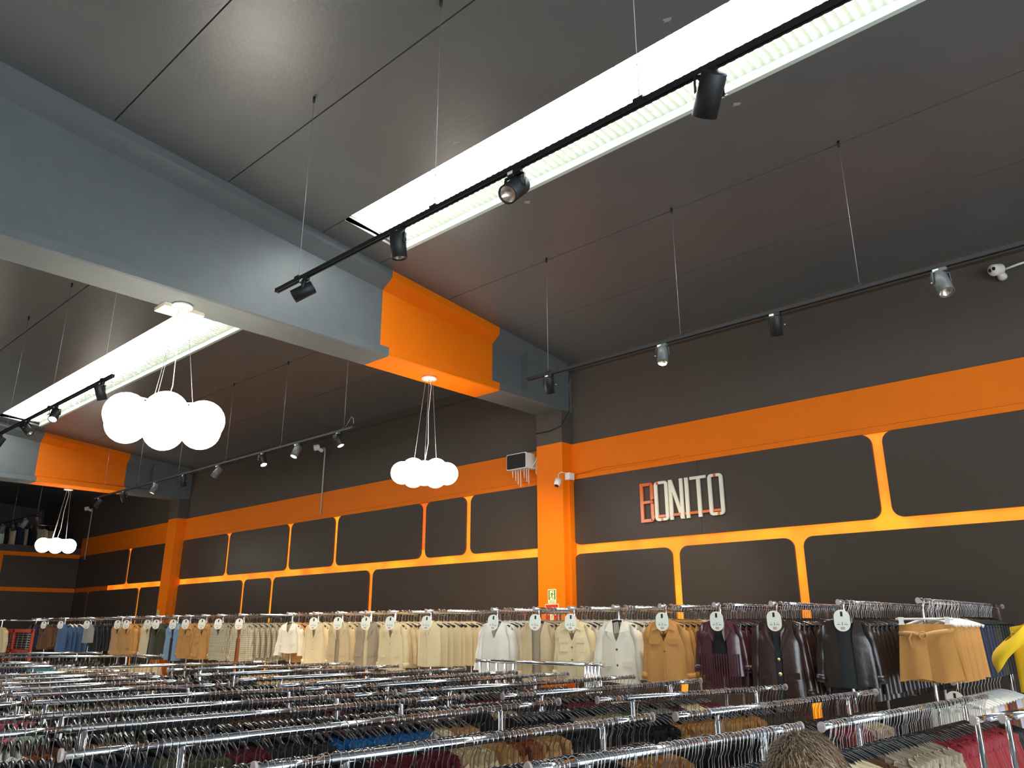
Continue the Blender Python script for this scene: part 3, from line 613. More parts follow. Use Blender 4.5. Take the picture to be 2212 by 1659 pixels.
# ------------------------------------------------------------------ floor racks
ZR = 1.35
RK = dict(  # name: near end (x,y), far end (x,y), colour runs along the rail by picture x, hanger spacing
 B=((-1.59,1.81),(-1.42,3.26),[(0,'black'),(1500,'charcoal'),(1640,'black')],.021), A=((-2.18,1.30),(-2.05,3.16),[(0,'black'),(1040,'tan'),(1180,'black'),(1340,'camel'),(1460,'black')],.027),
 G=((-2.86,1.02),(-2.82,3.45),[(0,'beige'),(200,'black'),(790,'burgundy'),(985,'beige'),(1060,'tan'),(1100,'rust'),(1150,'tan'),(1205,'black')],.030),
 H=((-3.58,.96),(-3.42,3.32),[(0,'rust'),(70,'beige'),(160,'navy'),(335,'olive'),(495,'burgundy'),(575,'charcoal'),(720,'blue'),(935,'cream'),(975,'tan'),(1030,'black')],.033),
 I=((-4.19,1.11),(-3.94,3.25),[(0,'white'),(60,'rust'),(200,'tan'),(315,'black'),(490,'navy'),(600,'olive'),(700,'burgundy'),(800,'tan'),(820,'black'),(835,'burgundy')],.035),
 J=((-4.93,1.29),(-4.55,3.31),[(0,'pink'),(35,'mint'),(100,'black'),(300,'charcoal'),(500,'brown'),(640,'black'),(700,'burgundy')],.035),
 K=((-5.56,1.45),(-5.37,2.93),[(0,'pink'),(50,'pink'),(95,'black')],.04), L=((-6.12,1.58),(-5.96,2.92),[(0,'white'),(120,'beige'),(300,'darkred'),(350,'black')],.04),
 M=((-6.64,1.71),(-6.55,3.07),[(0,'black'),(150,'charcoal')],.045), N=((-7.26,1.87),(-7.04,3.15),[(0,'beige'),(100,'black')],.045), N2=((-7.95,1.95),(-7.70,3.2),[(0,'camel'),(60,'rust'),(90,'cream')],.04),
 C=((-1.35,3.31),(-1.21,5.34),[(0,'black'),(1815,'cream'),(1890,'brown'),(1925,'taupe'),(2035,'red'),(2165,'black')],.026),
 D=((-1.98,3.25),(-1.77,5.20),[(0,'black'),(1700,'charcoal'),(1800,'red'),(1865,'beige'),(1900,'black')],.024),
 E=((-2.72,3.67),(-2.35,5.23),[(0,'black'),(1460,'camel'),(1640,'darkolive'),(1730,'burgundy'),(1760,'black')],.026),
 F=((-3.27,3.50),(-3.08,5.42),[(0,'black'),(1240,'taupe'),(1340,'olive'),(1400,'grey'),(1440,'plum'),(1475,'cream'),(1515,'burgundy'),(1560,'black')],.028),
 P8=((-3.95,3.34),(-3.72,5.51),[(0,'black'),(1060,'taupe'),(1110,'black'),(1225,'burgundy'),(1310,'cream'),(1380,'darkred'),(1420,'black')],.033),
 P7=((-4.52,3.29),(-4.39,5.51),[(0,'black'),(900,'navy'),(1010,'burgundy'),(1080,'black'),(1220,'olive'),(1260,'black')],.035), P6=((-4.98,3.10),(-4.88,5.36),[(0,'black'),(800,'darkred'),(880,'white'),(940,'black')],.038),
 P5=((-5.73,3.20),(-5.60,5.46),[(0,'black'),(860,'beige'),(920,'black')],.04), P4=((-6.55,3.28),(-6.50,5.39),[(0,'black'),(700,'charcoal')],.04), P2=((-7.55,3.50),(-7.33,5.40),[(0,'black'),(560,'beige')],.045),
 P1=((-8.60,3.0),(-8.41,5.16),[(0,'cream'),(260,'beige'),(330,'camel'),(360,'black'),(520,'beige')],.045), S4=((-9.65,2.46),(-9.05,3.2),[(0,'camel'),(110,'darkred')],.05), S3=((-10.6,2.66),(-10.1,3.3),[(0,'beige')],.05),
 S1=((-12.7,3.1),(-11.38,5.15),[(0,'navy'),(70,'teal'),(140,'cream'),(230,'beige')],.05), S2=((-14.4,3.5),(-13.3,5.09),[(0,'black')],.06))
near = ['B','A','G','H','I','J','K','L','M','N','N2','S4','S3']; far = ['C','D','E','F','P8','P7','P6','P5','P4','P2','P1','S1','S2']
PH = {}
for i, k in enumerate(near): PH[k] = ORD[i]+' near-row rack from the right'
for i, k in enumerate(far): PH[k] = ORD[i]+' second-row rack from the right'
def rack(p, q, label, z=ZR, group='chrome garment racks on the floor', tall=False, posts=(.16, .82), r=.0155):
    P, Q = Vector((*p, 0)), Vector((*q, 0)); d = (Q-P); Ln = d.length; d.normalize(); a = math.atan2(d.y, d.x)
    t = tag(empty('garment_rack', P, a), label, 'clothes rack', group)
    MB().tube([(-.0, 0, z), (Ln*.14, 0, z)], r*.84, 12).build('rail_extension', chrome, t); MB().tube([(Ln*.86, 0, z), (Ln, 0, z)], r*.84, 12).build('rail_extension', chrome, t)
    MB().tube([(Ln*.13, 0, z), (Ln*.87, 0, z)], r, 14).build('rail', chrome, t)
    for e in (0, Ln):
        s = -1 if e == 0 else 1
        MB().tube([(e-s*.001, 0, z+.002), (e+s*.009, 0, z+.002)], .0165, 14, ry=.021).build('end_cap', clear_m, t)
    for u in posts:
        MB().tube([(Ln*u, 0, .62), (Ln*u, 0, z-r*.6)], .0135, 12).build('upper_post', chrome, t)
        MB().tube([(Ln*u, 0, .09), (Ln*u, 0, .64)], .0175, 12).build('lower_post', chrome, t)
        MB().tube([(Ln*u, -.24, .075), (Ln*u, .24, .075)], .016, 10).build('foot', chrome, t)
        for s in (-1, 1):
            w_ = MB().tube([(Ln*u-.012, s*.22, .03), (Ln*u+.012, s*.22, .03)], .03, 12).build('caster', black_m, t)
    return t
for k in RK: rack(RK[k][0], RK[k][1], 'chrome garment rack full of hangers, '+PH[k])
rack((-.96, 3.97), (-.80, 5.1), 'empty chrome rack end at the right edge, with two bare chrome posts, left one', posts=(.03, .9))
rack((-.885, 4.13), (-.76, 5.3), 'empty chrome rack end at the right edge, right one of the two', posts=(.05, .9))
# a bunch of nested empty racks pushed together in front of the pale jackets
for i in range(5):
    pa, pb = (-5.48-.03*i+.10*i, 5.50+.045*i), (-4.05-.09*i*0+.0*i, 5.56+.045*i)
    rack(pa, (pb[0]-.075*i, pb[1]), ['front','second','middle','fourth','rearmost'][i]+' of the nested empty chrome racks before the pale jackets', 1.425-.002*i, 'nested empty racks', posts=(.03, .97))
# garments on the floor racks
items = []
def run_colour(runs, px):
    c = runs[0][1]
    for a, n_ in runs:
        if px >= a: c = n_
    return c
for k in near+far:
    (x0, y0), (x1, y1), runs, sp = RK[k]; Ln = math.hypot(x1-x0, y1-y0); s = .03; rnd = random.Random(k)
    while s < Ln-.02:
        u = s/Ln; x, y = x0+(x1-x0)*u, y0+(y1-y0)*u
        px, py, dz = proj((x+.12, y, ZR-.17)); hx, hy, _ = proj((x, y, ZR))
        items.append((dz, k, x, y, math.atan2(y1-y0, x1-x0), run_colour(runs, px), hx, hy)); s += sp*rnd.choice((.55, .8, 1, 1, 1.2, 1.6))
vis = sorted(i for i in items if -15 < i[6] < 2230 and i[7] < 1668)
ind, rest = vis[:300], vis[300:]+[i for i in items if not (-15 < i[6] < 2230 and i[7] < 1668)]
hook_me = hook_mb().mesh('hook', hook_m); hang_me = hanger_mb(.165, -.116, 7, 8, .024, .062, True).mesh('hanger', hang_m)
gcache = {}
def low_me(c, v):
    if (c, v) not in gcache:
        gcache[(c, v)] = simple_garment('top', .195+.008*v, .52+.05*v, .026, 26, 7, v+len(c), -.116, neck=.05).mesh('garment', cm(c))
    return gcache[(c, v)]
protos = {}
cnt = {}
def ordw(n_):
    if n_ <= 30: return ORD[n_-1]
    T = {3: 'thirt', 4: 'fort', 5: 'fift', 6: 'sixt', 7: 'sevent', 8: 'eight', 9: 'ninet'}
    t_, u_ = divmod(n_, 10)
    if n_ >= 100: return 'hundred and '+ordw(n_-100) if n_ > 100 else 'hundredth'
    return T[t_]+'ieth' if u_ == 0 else T[t_]+'y-'+ORD[u_-1]
def put_low(it):
    dz, k, x, y, a, c, hx, hy = it; rnd = random.Random(int(x*1e4)+int(y*1e4)); v = rnd.randrange(3)
    key = (c, v)
    if key not in protos:
        g = link('hanging_garment', low_me(c, v)); h = link('hanger', hang_me, g); link('hook', hook_me, h); protos[key] = g
    else: g = copy_tree(protos[key])
    g.location = (x, y, ZR+rnd.uniform(-.002, .002)); g.rotation_euler = (rnd.uniform(-.02, .02), rnd.uniform(-.03, .03), a-math.pi/2+rnd.uniform(-.22, .22))
    n_ = NICE.get(c, c)
    cnt[k] = cnt.get(k, 0)+1
    tag(g, '%s garment, %s from the near end, %s' % (n_, ordw(cnt[k]), PH[k]), 'garment', '%s garments, %s' % (n_, PH[k]))
for it in sorted(ind, key=lambda q: (q[1], q[3])): put_low(it)
def merge(name, lst, matlist, label, cat):
    V, Fc, Mi, Sm = [], [], [], []; idx = {M.name: i for i, M in enumerate(matlist)}
    for base, M, mx in lst:
        o = len(V); V += [tuple(mx@Vector(p)) for p in base.v]; mi = idx[M.name]
        for f, s in zip(base.f, base.smooth): Fc.append(tuple(i+o for i in f)); Mi.append(mi); Sm.append(s)
    me = bpy.data.meshes.new(name); me.from_pydata(V, [], Fc)
    for M in matlist: me.materials.append(M)
    me.polygons.foreach_set('material_index', Mi); me.polygons.foreach_set('use_smooth', Sm); me.update()
    return tag(link(name, me), label, cat, kind='stuff')
LG = [simple_garment('top', .20, .5, .024, 8, 3, i, -.116, sl=True, neck=.05) for i in range(3)]; LH = hook_mb(3, False, .0019); LB = hanger_mb(.165, -.116, 3, 5, .024, .062, True)
lst = []
for it in rest:
    dz, k, x, y, a, c, hx, hy = it; rnd = random.Random(int(x*1e4)-int(y*1e4))
    if hx < -220 or hx > 2500: continue
    mx = Matrix.Translation((x, y, ZR))@Matrix.Rotation(a-math.pi/2+rnd.uniform(-.22, .22), 4, 'Z')
    lst += [(LG[rnd.randrange(3)], cm(c), mx), (LH, hook_m, mx), (LB, hang_m, mx)]
ml = list({M.name: M for _, M, _ in lst}.values())
merge('hanging_clothes', lst, ml, 'dense rows of mostly dark garments on black hangers filling the farther floor racks', 'clothes')
# ------------------------------------------------------------------ wall rails with jackets
ZW, YF, YB = 1.897, 5.92, 8.40
tagm = mat('tag_card', (240, 240, 226), .45); tag_ink = mat('tag_ink', (150, 150, 140), .6); tag_red = mat('tag_stamp', (206, 170, 160), .6); slot_m = mat('slot_dark', (24, 22, 30), .6)
gold = mat('gold_button', (222, 200, 140), .3, metal=.8); btn = mat('brown_button', (110, 70, 48), .4); lining = mat('lining_dark', (60, 52, 46), .8)
def price_tag(parent, tilt=0.0):
    o = MB().prism(rrect(-.054, .054, -.075, .075, (.052, .052, .05, .05)), (0, 0, 0), (1, 0, 0), (0, 0, 1), (0, -.003, 0)).build('price_tag', tagm, parent, (0, -.066, -.125), (.05, 0, 0))
    o.rotation_euler = (.06, tilt*.2, tilt)
    p = MB().prism(rc(-.008, .008, .028, .062), (0, -.0032, 0), (1, 0, 0), (0, 0, 1), (0, -.0006, 0)); p.build('slot', slot_m, o)
    p = MB()
    for (a, b_, c, d) in ((-.036, -.014, -.030, -.024), (.012, .036, -.030, -.024), (-.003, .003, -.034, -.010), (-.030, -.016, -.014, -.012), (.016, .03, -.014, -.012)):
        p.prism(rc(a, b_, c, d), (0, -.0032, 0), (1, 0, 0), (0, 0, 1), (0, -.0004, 0))
    p.build('print', tag_ink, o)
    MB().prism(rc(-.014, .014, -.062, -.043), (0, -.0032, 0), (1, 0, 0), (0, 0, 1), (0, -.0004, 0)).build('stamp', tag_red, o)
Z0 = -.112
hookw_me = hook_mb(6, True, .0022, .0195, .115).mesh('hook', hook_m)
hangw = {}
def whanger(g, white=False, ws=.165):
    key = (white, ws)
    if key not in hangw: hangw[key] = hanger_mb(ws, -.116, 6, 8, .012, .05).mesh('hanger', whang_m if white else hang_m)
    h = link('hanger', hangw[key], g); link('hook', hookw_me, h)
def front_jacket(c, L=.50, ws=.178, open_=None, collar='lapel', inner=None, pockets=0, buttons=(), sleeves=True, bell=False, cuff=True, t=.052, tagt=None, seed=1, white_h=False, fringe=False, sl_len=.95, crop=1.0):
    M = cm(c)
    if open_ is None: gf = lambda v: max(-.004, .058*(1-v/.34)) if v < .34 else -.004
    else: gf = lambda v: max(open_[1]*(1 if v > .3 else .8), .06+(open_[0]-.06)*min(1, v/.3))
    g = MB(); g.grid(body_grid(ws, L, t, 14, 34, Z0, gfun=gf, fold=.0085, seed=seed, waist=.05 if collar == 'lapel' else .0, flare=.06))
    o = link('jacket', g.mesh('jacket', M))
    if sleeves:
        for s in (-1, 1):
            MB().grid(sleeve_grid(s, ws, L*sl_len, Z0, .060, .072 if bell else .043, 8, 12, .075 if bell else .05, seed, .02), closed=True).build('sleeve', M, o)
            if cuff and not bell:
                cx, cz = s*(ws-.028+.05), Z0-.055-(L*sl_len-.06)
                MB().tube([(cx-s*.004, .01, cz+.05), (cx, .012, cz-.004)], .040, 12, ry=.040).build('cuff', M, o)
    e1, e2, d = (1, 0, 0), (0, 0, 1), (0, -.004, 0)
    yl = -t*.80-.006
    if collar == 'lapel':
        for s in (-1, 1):
            lp = [(s*.052, Z0+.006), (s*.085, Z0-.035), (s*.112, Z0-.085), (s*.082, Z0-.098), (s*.095, Z0-.118), (s*.006 if open_ is None else s*open_[0], Z0-L*.40), (s*.030, Z0-.10)]
            n = len(lp); vs_ = [(x, yl*(.45+.55*min(1, (Z0-z)/.10)), z) for x, z in lp]; vs2 = [(x, y-.006, z) for x, y, z in vs_]
            f = [tuple(range(n)), tuple(reversed(range(n, 2*n)))]+[(i, n+i, n+(i+1) % n, (i+1) % n) for i in range(n)]
            MB().add(vs_+vs2, f).build('lapel', M, o)
    elif collar == 'shirt':
        for s in (-1, 1):
            lp = [(s*.050, Z0+.012), (s*.100, Z0-.045), (s*.108, Z0-.088), (s*.045, Z0-.075), (s*.012, Z0-.115), (s*.020, Z0-.06)]
            n = len(lp); vs_ = [(x, yl*(.5+.5*min(1, (Z0-z)/.09)), z) for x, z in lp]; vs2 = [(x, y-.007, z) for x, y, z in vs_]
            f = [tuple(range(n)), tuple(reversed(range(n, 2*n)))]+[(i, n+i, n+(i+1) % n, (i+1) % n) for i in range(n)]
            MB().add(vs_+vs2, f).build('collar', M, o)
    elif collar == 'band':
        MB().tube([(-.055, -.012, Z0-.03), (-.05, .03, Z0+.012), (0, .045, Z0+.02), (.05, .03, Z0+.012), (.055, -.012, Z0-.03), (.0, -t*.95, Z0-.06), (-.055, -.012, Z0-.03)], .014, 8).build('collar', M, o)
    if inner:
        MB().grid(body_grid(ws*.62, L*.86 if fringe else L*.97, t*.72, 8, 20, Z0-.028, neck=.04, fold=.003, seed=3)).build('inner_top', cm(inner), o)
    elif collar in ('lapel', 'shirt'):
        MB().prism([(-.048, Z0-.11), (.048, Z0-.11), (.05, Z0+.0), (-.05, Z0+.0)], (0, .010, 0), e1, e2, (0, .004, 0)).build('neck_lining', M if collar == 'shirt' else M, o)
    yp = -t*.90-.004
    if pockets >= 1:
        for s in (-1, 1):
            MB().prism(rrect(s*.085-.048, s*.085+.048, Z0-.195, Z0-.150, (.014, .014, .003, .003)), (0, yp, 0), e1, e2, (0, -.007, 0)).build('pocket_flap', M, o)
    if pockets >= 2:
        for s in (-1, 1):
            MB().prism(rrect(s*.085-.044, s*.085+.044, Z0-.275, Z0-.192, (.006,)*4), (0, yp+.002, 0), e1, e2, (0, -.004, 0)).build('pocket', M, o)
            MB().prism(rrect(s*.10-.05, s*.10+.05, Z0-L*.93, Z0-L*.66, (.008,)*4), (0, yp-.001, 0), e1, e2, (0, -.004, 0)).build('pocket', M, o)
    if pockets == -1:
        for s in (-1, 1): MB().prism(rrect(s*.10-.05, s*.10+.045, Z0-L*.74, Z0-L*.66, (.006,)*4), (0, yp, 0), e1, e2, (0, -.005, 0)).build('pocket_flap', M, o)
    for (v, Mb, r) in buttons: MB().lathe([(1e-4, .006), (r, .004), (r, 0)], (.004, -t-.004, Z0-L*v), (0, -1, 0), 12).build('button', Mb, o)
    if fringe:
        for i in range(16):
            x = -.15+.02*i; MB().box(x-.007, x+.005, -t-.001, -t+.005, Z0-L-.10-.02*math.sin(i*2), Z0-L*.62).build('fringe_strip', M, o)
    whanger(o, white_h)
    if tagt is not None: price_tag(o, tagt)
    return o
def front_shorts(c, L=.36):
    M = cm(c); z0 = -.15
    rows = []
    for i in range(13):
        v = i/12; hw = .158+.045*v; row = []
        for j in range(41):
            f = 2*math.pi*j/40; x = hw*math.sin(f); sx = math.sin(f); x = hw*abs(sx)**.8*(1 if sx >= 0 else -1); y = -(.03+.03*v)*math.cos(f)
            y += (.004+.016*v)*math.sin(38*x+1)*(1 if abs(math.cos(f)) > .25 else .2); z = z0-.0-L*v-.012*v*math.sin(24*x)
            row.append((x, y, z))
        rows.append(row)
    g = MB().grid(rows); o = link('shorts', g.mesh('shorts', M))
    belt = mat('belt_tan', (206, 160, 100), .6)
    pts = [(-.165, -.01, z0-.062), (-.12, -.042, z0-.058), (-.05, -.052, z0-.066), (-.02, -.054, z0-.075), (.06, -.05, z0-.055), (.13, -.042, z0-.045), (.168, -.005, z0-.04)]
    MB().tube(pts, .004, 6, ry=.016).build('belt', belt, o)
    MB().tube([(-.03, -.056, z0-.078), (-.075, -.06, z0-.055), (-.10, -.058, z0-.09), (-.095, -.058, z0-.16)], .003, 6, ry=.007).build('belt_tail', belt, o)
    MB().lathe([(.02, .004), (.026, .004), (.026, -.004), (.02, -.004), (.02, .004)], (-.015, -.06, z0-.074), (0, 1, .2), 14).build('belt_ring', belt, o)
    h = MB().tube([(-.175, 0, -.118), (.175, 0, -.118)], .008, 8).build('hanger', whang_m, o); link('hook', hookw_me, h)
    for s in (-1, 1): MB().prism([(-.016, -.155+.12), (.016, -.035), (.012, -.07), (.02, -.085), (-.02, -.085), (-.012, -.07)], (s*.14, -.036, -.07), (1, 0, 0), (0, 0, 1), (0, .05, 0)).build('clip', whang_m, h)
    return o
def simple_front(c, kind='vest', L=.46, ws=.15, tagt=None, white_h=False):
    g = simple_garment('top', ws, L, .045, 26, 9, 5, Z0, sl=False); o = link('vest' if kind == 'vest' else kind, g.mesh('vest', cm(c)))
    if kind == 'vest':
        for s in (-1, 1): MB().tube([(s*.05, -.012, Z0+.006), (s*.045, -.03, Z0-.05), (s*.012, -.046, Z0-.14)], .006, 6).build('neck_trim', cm(c), o)
        for v in (.42, .55, .68): MB().lathe([(1e-4, .005), (.007, .004), (.007, 0)], (0, -.047, Z0-L*v), (0, -1, 0), 10).build('button', gold, o)
    whanger(o, white_h)
    if tagt is not None: price_tag(o, tagt)
    return o
# px of the front hanger, builder, label, name, followers [(colour, count)], follower shape (kind, ws, L)
WR = [
 (1988, lambda: front_shorts('camel'), 'pleated camel shorts with a belt on a white clip hanger', 'shorts', [('camel',7),('navy',5),('darkolive',2),('black',6)], ('bottom',.17,.36)),
 (1815, lambda: front_jacket('blackleather', .46, open_=(.035,.04), collar='band', inner='charcoal', tagt=.08, seed=2), 'cropped glossy black leather jacket over a grey top with price tag', 'jacket', [('blackleather',26)], ('top',.178,.56)),
 (1670, lambda: front_jacket('brownleather', .58, collar='lapel', inner='charcoal', pockets=-1, buttons=((.50,gold,.011),(.68,gold,.014)), tagt=.0, seed=3, open_=(.02,.0)), 'dark brown leather blazer with gold buttons and price tag', 'blazer', [('brownleather',26)], ('top',.178,.58)),
 (1547, lambda: front_jacket('plum', .42, open_=(.045,.05), collar='lapel', inner='black', fringe=True, tagt=.0, seed=4), 'plum leather fringed blazer over a black top with price tag', 'blazer', [('plum',18),('brownleather',4),('tan',2)], ('top',.178,.52)),
 (1430, lambda: front_jacket('camel', .50, collar='shirt', pockets=1, buttons=((.30,btn,.007),(.5,btn,.007)), tagt=.15, seed=5), 'camel shirt jacket with flap chest pockets and price tag', 'jacket', [('camel',5),('offwhite',4),('grey',3),('olive',3),('black',4)], ('top',.178,.50)),
 (1329, lambda: front_jacket('offwhite', .52, collar='lapel', pockets=-1, buttons=((.47,btn,.010),(.72,btn,.010)), seed=6, bell=True), 'off-white linen jacket with open collar on a dark hanger, no price tag', 'jacket', [('offwhite',9),('tan',4),('olive',3)], ('top',.178,.50)),
 (1234, lambda: front_jacket('cream', .52, collar='shirt', pockets=2, buttons=((.45,btn,.008),(.66,btn,.008)), tagt=.35, seed=7), 'cream linen shirt jacket with four pockets and price tag', 'jacket', [('offwhite',6),('tan',3),('olive',4),('beige',3)], ('top',.178,.50)),
 (1158, lambda: front_jacket('beige', .54, open_=(.03,.035), collar='none', inner='taupe', pockets=-1, tagt=.45, seed=8), 'beige open cardigan blazer with price tag below the exit sign', 'blazer', [('beige',7),('taupe',5),('cream',4)], ('top',.178,.52)),
 (1068, lambda: front_jacket('white', .50, collar='none', tagt=.5, seed=9, bell=True), 'white wide-sleeved blouse with price tag, left of the beige cardigan', 'blouse', [('white',4),('mint',3),('beige',4),('white',4)], ('top',.178,.48)),
 (925, lambda: simple_front('cream', 'vest', .46, .15, .55), 'cream sequinned vest with bright price tag, beside dark dresses', 'vest', [('cream',7),('brown',3),('black',4),('navy',3),('darkred',5),('charcoal',3)], ('vest',.15,.47)),
 (847, lambda: front_jacket('cream', .52, collar='lapel', pockets=-1, buttons=((.45,gold,.008),), tagt=.55, seed=10), 'cream blazer with price tag, directly left of the sequinned vests', 'blazer', [('cream',12),('beige',6)], ('top',.178,.5)),
 (795, lambda: front_jacket('taupe', .52, collar='lapel', pockets=-1, open_=(.02,.03), inner='cream', tagt=.55, seed=11), 'grey-beige blazer with leopard cuffs and price tag', 'blazer', [('cream',6),('lime',2),('brown',4)], ('top',.178,.5)),
 (735, lambda: front_jacket('beige', .52, collar='lapel', pockets=-1, open_=(.02,.03), inner='taupe', tagt=.55, seed=12), 'beige blazer with folded cuffs and price tag', 'blazer', [('beige',7),('brown',3),('cream',4)], ('top',.178,.5)),
 (683, lambda: front_jacket('cream', .53, collar='lapel', buttons=((.45,gold,.008),(.6,gold,.008)), tagt=.55, seed=13), 'pale cream buttoned blazer with price tag, behind a cropped jacket', 'blazer', [('cream',8),('tan',5)], ('top',.178,.5)),
 (627, lambda: front_jacket('offwhite', .38, collar='lapel', pockets=-1, seed=14, bell=True, sl_len=1.1), 'cropped off-white jacket with wide sleeves on a dark hanger', 'jacket', [('camel',4),('blue',2),('red',2),('beige',4)], ('top',.178,.46)),
 (523, lambda: front_jacket('plaid', .54, collar='lapel', pockets=-1, inner='rust', open_=(.02,.025), tagt=.55, seed=15), 'grey plaid blazer with price tag', 'blazer', [('plaid',12),('beige',6)], ('top',.178,.52)),
 (478, lambda: front_jacket('houndstooth', .52, collar='lapel', pockets=-1, tagt=.6, seed=16), 'black and cream houndstooth jacket with price tag', 'jacket', [('houndstooth',9),('plaid',6)], ('top',.178,.5)),
 (443, lambda: front_jacket('camel', .52, collar='shirt', pockets=2, tagt=.6, seed=17), 'golden camel utility jacket with flap pockets, right one of two', 'jacket', [('camel',7),('brown',5)], ('top',.178,.5)),
 (408, lambda: front_jacket('camel', .52, collar='shirt', pockets=2, tagt=.6, seed=18), 'golden camel utility jacket with flap pockets, left one of two', 'jacket', [('camel',9)], ('top',.178,.5)),
 (381, lambda: front_jacket('lightblue', .56, collar='lapel', inner='navy', open_=(.02,.025), tagt=.6, seed=19), 'light blue blazer with price tag', 'blazer', [('lightblue',5),('rust',2),('black',4)], ('top',.178,.54)),
 (345, lambda: front_jacket('darkolive', .56, collar='lapel', tagt=.6, seed=20), 'dark olive jacket with price tag', 'jacket', [('darkolive',6),('black',6)], ('top',.178,.54)),
 (326, lambda: front_jacket('cream', .54, collar='lapel', pockets=-1, tagt=.6, seed=21), 'pale cream jacket with price tag beside the dark olive jacket', 'jacket', [('cream',5),('grey',5)], ('top',.178,.52)),
 (281, lambda: front_jacket('camel', .54, collar='lapel', pockets=-1, tagt=.6, seed=22), 'golden camel coat with price tag, near the far orange column, right one of two', 'coat', [('camel',4),('taupe',6)], ('top',.178,.52)),
 (262, lambda: front_jacket('tan', .54, collar='lapel', tagt=.6, seed=23), 'tan coat with price tag, near the far orange column, left one of two', 'coat', [('tan',5),('grey',4)], ('top',.178,.52)),
 (196, lambda: simple_front('grey', 'cropped_top', .34, .15, .6), 'short grey cropped top on a black hanger with pale tag', 'top', [('black',14)], ('top',.15,.34)),
 (140, lambda: simple_front('denim', 'jeans', .52, .15, .6), 'blue denim trousers at the front of the far rail', 'jeans', [('denim',12)], ('bottom',.16,.52)),
 (104, lambda: front_jacket('brown', .50, collar='shirt', pockets=1, tagt=.6, seed=24), 'brown jacket with pale tag beside the jeans', 'jacket', [('brown',4),('black',5)], ('top',.178,.48)),
 (78, lambda: front_jacket('navy', .50, collar='lapel', tagt=None, seed=25), 'dark navy jacket beside the red framed grid', 'jacket', [('navy',6)], ('top',.178,.48)),
]
wcache = {}; wall_rest = []; n_ind = 0
WLG = {}
for ri, (px, fn, label, nm, fol, (kd, ws, L)) in enumerate(WR):
    X = onY(px, 1310, YF).x
    ph = ORD[ri]+' wall rail from the right'
    rack((X, YF-.03), (X, YB), 'tall chrome garment rail by the back wall, '+ORD[ri]+' from the right', ZW, 'tall rails along the back wall', posts=(.035, .93))
    o = fn(); o.name = nm; o.location = (X, YF+.035, ZW); o.rotation_euler = (0, 0, math.radians(10 if px > 600 else 14))
    tag(o, label, nm.replace('_', ' '), 'front garments on the wall rails')
    seq = [c for c, k in fol for _ in range(k)]; step = min(.095, (YB-YF-.25)/max(1, len(seq)))
    for j, c in enumerate(seq):
        rnd = random.Random(ri*100+j); y = YF+.12+.03+j*step+rnd.uniform(-.012, .012); rz = math.radians(6)+rnd.uniform(-.12, .12)
        if j < 9 and n_ind < 270:
            n_ind += 1; key = (c, kd, j % 2)
            if key not in wcache:
                g = simple_garment('bottom' if kd == 'bottom' else 'top', ws, L, .034, 18, 7, j % 2+len(c), Z0, sl=(kd == 'top'))
                q = link({'bottom': 'hanging_bottoms', 'vest': 'hanging_vest'}.get(kd, 'hanging_jacket'), g.mesh('garment', cm(c))); whanger(q, kd == 'bottom'); wcache[key] = q
            else: q = copy_tree(wcache[key])
            q.location = (X, y, ZW+rnd.uniform(-.002, .002)); q.rotation_euler = (0, rnd.uniform(-.02, .02), rz)
            n_ = NICE.get(c, c)
            tag(q, '%s garment, %s behind the front one, %s' % (n_, ORD[j], ph), 'garment', '%s garments, %s' % (n_, ph))
        else:
            wk = (kd, ws, L)
            if wk not in WLG: WLG[wk] = simple_garment('bottom' if kd == 'bottom' else 'top', ws, L, .034, 12, 4, 3, Z0, sl=(kd == 'top'))
            mx = Matrix.Translation((X, y, ZW))@Matrix.Rotation(rz, 4, 'Z')
            wall_rest += [(WLG[wk], cm(c), mx), (LH, hook_m, mx), (LB, hang_m, mx)]
        mx = Matrix.Translation((X, y+step*.5, ZW))@Matrix.Rotation(rz, 4, 'Z'); wall_rest.append((LH, hook_m, mx))
ml = list({M.name: M for _, M, _ in wall_rest}.values())
merge('wall_rail_clothes', wall_rest, ml, 'closely packed garments and hooks farther back on the tall wall rails', 'clothes')
# lower rail with pale shorts under the camel shorts
P0 = (-1.60, 6.25); rack(P0, (-1.60, 8.3), 'lower chrome rail with pale shorts under the camel shorts', 1.36, 'tall rails along the back wall', posts=(.05, .9))
for j in range(14):
    c = ['white','white','beige','white','lavender','lavender','tan','burgundy','brown','brown','lavender','lavender','beige','white'][j]
    key = ('low', c)
    if key not in wcache:
        g = simple_garment('bottom', .17, .34, .034, 16, 5, 4, Z0); q = link('shorts', g.mesh('shorts', cm(c))); whanger(q, True); wcache[key] = q
    else: q = copy_tree(wcache[key])
    q.location = (-1.60, 6.28+.10*j, 1.36); q.rotation_euler = (0, 0, .1+.06*math.sin(j*3)); n_ = NICE.get(c, c)
    tag(q, '%s shorts on a white hanger, %s on the lower rail at the right' % (n_, ORD[j]), 'shorts', '%s shorts on the lower rail' % n_)
o = [q for q in col.objects if q.name.startswith('shorts') and q.get('label', '').startswith('white shorts on a white hanger, first')][0]; price_tag(o, 0); o['label'] = 'white shorts with round white tag, foremost on the lower rail'
